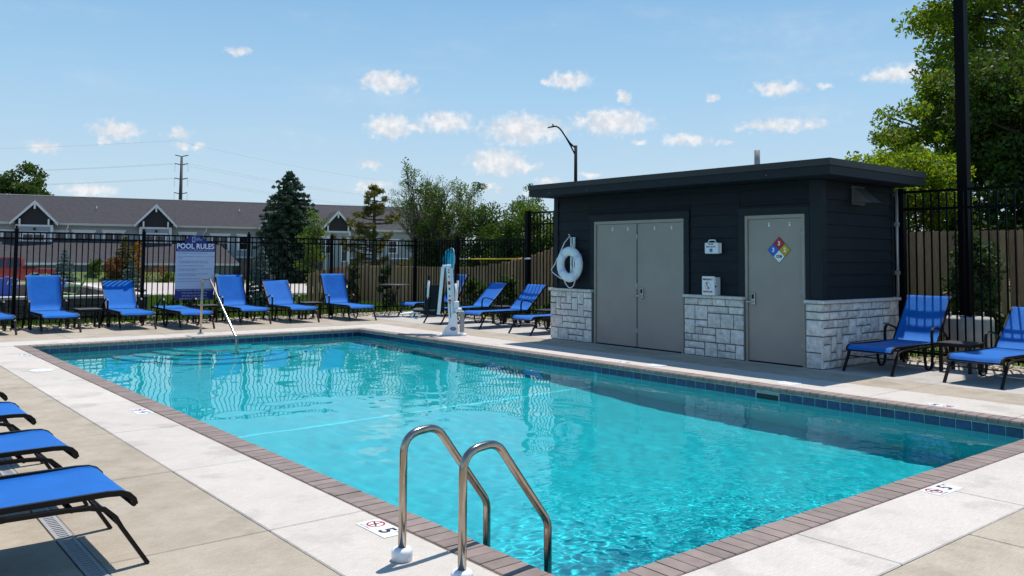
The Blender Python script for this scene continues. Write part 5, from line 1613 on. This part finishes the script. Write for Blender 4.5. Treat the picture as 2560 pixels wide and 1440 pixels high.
def broad_tree(name, label, base, crown, clumps, per, leaf, m, trunk_r, seed, clump_r=(.7, 1.3), forks=1, bark=None, group=None, shell=.55, squash=.8, hollow=0.):
    """crown: (cx, cy, cz, rx, ry, rz) relative to the base"""
    random.seed(seed)
    t = thing(name, label, "tree", base, group=group)
    cx, cy, cz, rx, ry, rz = crown
    CL = []
    tries = 0
    while len(CL) < clumps and tries < clumps * 40:
        tries += 1
        d = Vector((random.gauss(0, 1), random.gauss(0, 1), random.gauss(0, 1))).normalized()
        rr = random.uniform(shell, 1.0) ** .8
        lob = 1 + .22 * noise.noise(d * 1.9 + Vector((seed, 0, 0))) + .12 * noise.noise(d * 4.3 + Vector((0, seed, 0)))
        p = Vector((cx + d.x * rx * rr * lob, cy + d.y * ry * rr * lob, cz + d.z * rz * rr * lob))
        if p.z < .25: continue
        CL.append((p.x, p.y, p.z, random.uniform(*clump_r)))
    cnt = [max(20, int(per * (c[3] / clump_r[1]) ** 2)) for c in CL]
    link("crown", leaf_mesh("crown", CL, cnt, leaf, m, seed, squash), t)
    bark = bark or BARK
    mb = MB()
    stems = []
    top = Vector((cx, cy, cz + rz * .45))
    for k in range(forks):
        a = 2 * PI * k / forks + .4
        tip = Vector((cx + math.cos(a) * rx * .35 * (forks > 1), cy + math.sin(a) * ry * .35 * (forks > 1), cz + rz * .5))
        root_ = Vector((math.cos(a) * trunk_r * .6 * (forks > 1), math.sin(a) * trunk_r * .6 * (forks > 1), -.2))
        stems.append(branch(mb, root_, tip, trunk_r, trunk_r * .25, 8, .05, 8))
    obj("trunk", mb, bark, t)
    mb = MB()
    for c in CL[::max(1, len(CL) // 55)]:
        st = random.choice(stems)
        q = min(range(2, len(st) - 1), key=lambda i: abs(st[i].z - (c[2] - .35 * rz * random.uniform(.4, 1))))
        branch(mb, st[q], c[:3], trunk_r * .28, .015, 5, .12, 5, droop=.06)
    obj("limbs", mb, bark, t)
    return t
def spruce(name, label, base, H_, R_, n_whorl, per, m, seed, needle=.10, pw=1.25, cl=1., category="tree", group=None):
    random.seed(seed)
    t = thing(name, label, category, base, group=group)
    mb = MB(); CL = []; cn = []
    obj("trunk", MB().tube([(0, 0, -.2), (0, 0, H_ * .97)], [R_ * .07 + .02, .01], 7), BARK, t)
    for i in range(n_whorl):
        f = i / (n_whorl - 1)
        z = H_ * (.04 + .93 * f)
        rad = R_ * (1 - f ** pw) ** .95 * random.uniform(.84, 1.1) + R_ * .04
        k = max(4, int(11 * (1 - f) + 4))
        for j in range(k):
            a = 2 * PI * (j + random.random() * .7) / k + i
            L = rad * random.uniform(.75, 1.12)
            tip = Vector((math.cos(a) * L, math.sin(a) * L, z - L * random.uniform(.05, .28) + H_ * .02))
            if L > .35: mb.tube([(0, 0, z), tip * .6 + Vector((0, 0, z * .4 - .02)), tip], [.02 + R_ * .006, .015, .005], 4)
            m_ = max(2, int(L / (R_ * .16)))
            for q in range(m_):
                u = (q + 1) / m_
                CL.append((tip.x * u, tip.y * u, z + (tip.z - z) * u, max(.05, (R_ * .085) * cl * (1.15 - .3 * u))))
                cn.append(per)
    obj("limbs", mb, BARK, t)
    link("crown", leaf_mesh("crown", CL, cn, needle, m, seed, .6, .2, .32), t)
    return t
def gz(x, y, dz=0): return (x, y, ground_z(x, y) + dz)
SPR = leafmat("spruce_needle", (.030, .064, .034), .55, .12, .02, (1, 1.1, .8))
BSP = leafmat("blue_spruce_needle", (.13, .19, .18), .5, .15, .02, (1, 1.05, .9))
PIN = leafmat("pine_needle", (.135, .125, .022), .55, .3, .05, (1.2, 1.1, .5))
GRN = leafmat("mid_green_leaf", (.060, .105, .018), .5, .42, .03)
LGR = leafmat("bright_green_leaf", (.095, .155, .020), .45, .5, .03)
ASH = leafmat("ash_leaf", (.115, .18, .016), .6, .6, .035, (1.45, 1.3, .4))
LASH = leafmat("bright_ash_leaf", (.155, .225, .02), .5, .62, .035, (1.4, 1.3, .4))
SPA = leafmat("sparse_leaf", (.10, .155, .028), .4, .45, .03)
DRY = leafmat("dry_leaf", (.20, .085, .028), .45, .3, .03, (1.1, 1, .6))
ORG = leafmat("orange_leaf", (.33, .16, .012), .35, .3, .02, (1.1, 1, .5))
JUN = leafmat("juniper_leaf", (.055, .085, .024), .5, .25, .03)
DKG = leafmat("dark_green_leaf", (.055, .095, .014), .6, .45, .035)

def dpt(px, D):
    """ground point on the plan at a lateral offset, D metres ahead"""
    return px, D
spruce("spruce_tree", "large dark conical spruce in front of the grey building", gz(29.5, 67.5), 9.9, 2.5, 40, 40, SPR, 11, .15, 4.2, 1.25)
broad_tree("young_tree", "slim young tree with loose bright leaves right of the dark spruce", gz(18.2, 39.6), (0, 0, 2.6, .75, .75, 2.2), 46, 60, .085, LGR, .05, 12, (.22, .42), shell=.2)
# pine with tufted yellowish branches
def tuft_pine(label, base, H_, seed):
    random.seed(seed)
    t = thing("pine_tree", label, "tree", base)
    obj("trunk", MB().tube([(0, 0, -.2), (.03, 0, H_ * .5), (0, .02, H_)], [.13, .10, .03], 8), BARK, t)
    mb = MB(); CL = []; cn = []
    for i in range(24):
        f = i / 23; z = H_ * (.18 + .80 * f)
        rad = 2.0 * (1 - f) ** .6 * (.5 + .6 * math.sin(f * 11 + 1.2) ** 2)
        for j in range(3 if f < .8 else 2):
            a = random.uniform(0, 2 * PI); L = rad * random.uniform(.5, 1.1) + .15
            tip = Vector((math.cos(a) * L, math.sin(a) * L, z + L * random.uniform(.0, .3)))
            mb.tube([(0, 0, z), tip * .5 + Vector((0, 0, z * .5 - .05)), tip], [.035, .025, .01], 5)
            for u in (.72, 1.0):
                CL.append((tip.x * u + random.uniform(-.1, .1), tip.y * u + random.uniform(-.1, .1), z + (tip.z - z) * u + .05, random.uniform(.13, .2))); cn.append(60)
    obj("limbs", mb, BARK, t)
    link("crown", leaf_mesh("crown", CL, cn, .11, PIN, seed, .9, 0, .16), t)
tuft_pine("yellowish tufted pine tree behind the wood fence, left of the bare topped tree", gz(17.6, 32.2), 5.25, 13)
# tall, thin leaved multi-stem tree
def sparse_tree(label, base, seed):
    random.seed(seed)
    t = thing("sparse_tree", label, "tree", base)
    mb = MB(); tw = MB(); CL = []; cn = []
    def grow(p, d, L, r, lvl):
        n = 4; pts = [p]; q = p.copy(); dd = d.copy()
        for i in range(n):
            dd = (dd + Vector((random.gauss(0, .1), random.gauss(0, .1), random.gauss(0, .06)))).normalized()
            q = q + dd * (L / n); pts.append(q.copy())
        (mb if lvl < 2 else tw).tube(pts, [r * (1 - .6 * i / n) for i in range(n + 1)], 6 if lvl < 2 else 4)
        if lvl >= 3:
            if random.random() < (.12 if pts[-1].z < 4.4 else .46):
                CL.append((*pts[-1], random.uniform(.16, .36))); cn.append(random.randint(24, 60))
            return
        for i in range(1, n + 1):
            k = (1, 2, 2)[lvl]
            for _ in range(k):
                a = random.uniform(.35, .75)
                ax = Vector((random.gauss(0, 1), random.gauss(0, 1), random.gauss(0, .5))).normalized()
                nd = (Matrix.Rotation(a, 3, ax) @ dd); nd.z += .12; nd.normalize()
                grow(pts[i], nd, L * random.uniform(.42, .6), r * .5, lvl + 1)
    for k in range(9):
        a = 2 * PI * k / 9 + random.uniform(-.2, .2); tilt = (.42, .14, .30)[k % 3] + random.uniform(-.06, .06)
        grow(Vector((math.cos(a) * .15, math.sin(a) * .15, -.2)), Vector((math.sin(tilt) * math.cos(a), math.sin(tilt) * math.sin(a), math.cos(tilt))), random.uniform(3.2, 4.2), .10, 0)
    obj("trunk", mb, BARK, t); obj("twigs", tw, TWIG, t)
    for _ in range(95):                                  # dense leaves low on the stems
        a = random.uniform(0, 2 * PI); rr = random.uniform(.2, 1.3); z = random.uniform(.3, 4.3)
        CL.append((math.cos(a) * rr * (.45 + z * .22), math.sin(a) * rr * (.45 + z * .22), z, random.uniform(.35, .6))); cn.append(130)
    c2 = [c for c in CL if c[3] < .34]; n2 = [n for c, n in zip(CL, cn) if c[3] < .34]
    c3 = [c for c in CL if c[3] >= .34]; n3 = [n for c, n in zip(CL, cn) if c[3] >= .34]
    link("crown", leaf_mesh("crown", c2, n2, .042, SPA, seed), t)
    link("crown", leaf_mesh("crown", c3, n3, .075, GRN, seed + 1), t)
sparse_tree("tall multi-stem tree with bare twigs and thin pale leaves above the far fence", gz(23.4, 35.2), 23)
for x, y, r_, h_, sd_, mt, lab in ((24.2, 32.0, 1.35, 5.2, 31, GRN, "dense mid green tree right of the bare topped tree"), (23.6, 29.6, 1.15, 4.2, 36, GRN, "mid green tree behind the yellow net pole"), (24.9, 29.4, 1.35, 4.9, 32, LGR, "bright green bushy tree left of the pool house roof"),
                               (26.2, 28.2, 1.5, 4.9, 33, LGR, "bright green bushy tree touching the edge of the pool house"), (36.0, 42.4, 1.6, 7.3, 34, GRN, "taller loose green tree peeking above the bushy trees by the roof corner"), (29.2, 26.4, 1.8, 5.0, 35, LGR, "green tree seen through the tall fence beside the pool house")):
    broad_tree("leafy_tree", lab, gz(x, y), (0, 0, h_ * .54, r_, r_, h_ * .46), 60, 230, .075, mt, .10, sd_, (.35, .65), shell=.3, group="green trees beyond the wood fence")
broad_tree("shade_tree", "leafy tree showing above the left end of the long roof", gz(18.6, 131.6, 0), (0, 0, 9.2, 5.2, 5.2, 6.2), 90, 300, .24, GRN, .35, 41, (.8, 1.5), shell=.35)
# big ash trees at right
broad_tree("ash_tree", "huge ash tree towering at the right edge behind the light pole", (23.5, 6.2, .1), (0, 0, 8.3, 3.0, 3.0, 4.9), 190, 420, .07, ASH, .26, 51, (.34, .72), shell=.35, forks=2)
broad_tree("ash_tree", "spreading ash tree rising behind the pool house's right roof corner", (18.6, 6.5, .1), (0, 0, 4.1, 1.6, 1.6, 1.95), 100, 300, .055, ASH, .14, 52, (.22, .46), shell=.35)
broad_tree("ash_tree", "dark ash tree filling the right picture edge over the plank fence", (18.6, 4.45, .1), (0, 0, 4.3, 1.7, 1.7, 2.5), 85, 460, .065, DKG, .2, 53, (.4, .75), shell=.35, forks=2)
broad_tree("ash_tree", "low bright ash tree whose crown hangs just over the pool house roof", (15.3, 5.85, .1), (0, 0, 2.95, 1.3, 1.3, .95), 76, 300, .045, LASH, .10, 54, (.2, .4), shell=.3)
broad_tree("ash_tree", "dark tree low behind the plank fence right of the light pole", (19.6, 3.2, .1), (0, 0, 3.4, 2.6, 2.6, 2.4), 80, 420, .075, DKG, .15, 55, (.5, .9), shell=.3)
for x_, y_, r_, sd_, l_ in ((16.6, 5.0, 1.5, 56, "dense dark understorey tree behind the plank fence, left of the light pole"), (16.4, 2.6, 1.5, 57, "dense dark understorey tree behind the plank fence, right of the light pole")):
    broad_tree("understorey_tree", l_, gz(x_, y_), (0, 0, 1.9, r_, r_, 1.5), 60, 260, .065, DKG, .08, sd_, (.35, .6), shell=.2)
# small blue spruces and shrubs beyond the fence
BSG = "young blue spruces beyond the far fence"
spruce("young_spruce", "young blue spruce between red pickup and green adirondack chair", gz(4.15, 30.9), 1.85, .60, 16, 22, BSP, 61, .05, category="small tree", group=BSG)
spruce("young_spruce", "young blue spruce standing behind the half reclined lounger, below dry shrubs", gz(4.78, 24.9), 1.45, .5, 15, 20, BSP, 62, .045, category="small tree", group=BSG)
spruce("young_spruce", "pale tipped young blue spruce left of the half reclined lounger near the dark spruce", gz(7.3, 20.9), 1.82, .5, 16, 24, BSP, 63, .042, category="small tree", group=BSG)
spruce("young_pine", "half browned young pine behind the fence at left, green on top", gz(18.0, 75.2), 3.3, 1.35, 14, 26, PIN, 64, .12, category="small tree")
def shrub(name, label, base, r_, h_, n, per, leaf, m, seed, cat="shrub", stems=5, group=None):
    random.seed(seed)
    t = thing(name, label, cat, base, group=group)
    CL = []
    for _ in range(n):
        a = random.uniform(0, 2 * PI); z = random.random() ** .8
        rr = r_ * random.random() ** .5 * (1 - .55 * z)
        CL.append((math.cos(a) * rr, math.sin(a) * rr, h_ * (.08 + .9 * z), random.uniform(.35, .7) * r_ * .6))
    link("foliage", leaf_mesh("foliage", CL, [per] * n, leaf, m, seed), t)
    mb = MB()
    for k in range(stems):
        c = random.choice(CL); branch(mb, (0, 0, -.05), c[:3], .012 + .01 * h_, .004, 4, .1, 5)
    obj("stems", mb, BARK, t)
shrub("dry_shrub", "rust brown dried shrub at the foot of the browned young pine", gz(17.0, 74.4), 1.15, 1.6, 30, 70, .10, DRY, 71)
shrub("dry_shrub", "rust brown dry weeds right of the third fence post, before the garages", gz(19.9, 72.3), 1.6, 1.3, 24, 24, .08, DRY, 72)
shrub("green_shrub", "small bright green bush left of the browned pine", gz(15.7, 75.6), .9, 1.3, 22, 60, .10, LGR, 73)
shrub("orange_arborvitae", "narrow orange dried arborvitae just left of a fence post", gz(18.1, 72.0), .42, 3.6, 40, 90, .10, ORG, 74, "small tree", 2)
shrub("green_shrub", "bright green bush close left of the rules sign, before the garages", gz(20.5, 71.6), .6, .9, 14, 50, .09, LGR, 75)
for x, y, h_, s_, lab in ((8.6, 17.75, 1.28, 81, "thin reddish young juniper in the grass behind the rightmost upright lounger"), (9.75, 18.0, 1.32, 82, "thin young juniper beyond the fence above the bistro table"), (10.95, 15.35, .95, 83, "leafy green shrub behind the loungers right of the pool lift"), (11.0, 14.0, 1.0, 84, "leafy green shrub behind the fence between two reclined loungers"), (11.3, 12.4, .8, 85, "green shrub low behind the taller fence by the pool house")):
    shrub("young_juniper" if h_ > 1.2 else "green_shrub", lab, gz(x, y), .24 if h_ > 1.2 else .42, h_, 34, 70, .038, JUN if h_ > 1.2 else GRN, s_, stems=6)
shrub("tall_juniper", "tall dark juniper between the tall metal fence and plank fence, right of the light pole", gz(11.95, 3.05), .52, 1.85, 70, 110, .045, JUN, 86, "small tree")
for x, y, h_, s_, lab in ((4.4, 18.3, .62, 91, "wispy weeds growing at the foot of the far fence left of the sign"), (3.9, 18.1, .5, 92, "grassy clump behind the flat lounger"), (2.75, 18.2, .55, 93, "wispy green weeds before the block wall")):
    shrub("weed_clump", lab, gz(x, y), .22, h_, 14, 40, .05, LGR, s_, "weeds", 6)

texts_to_meshes()
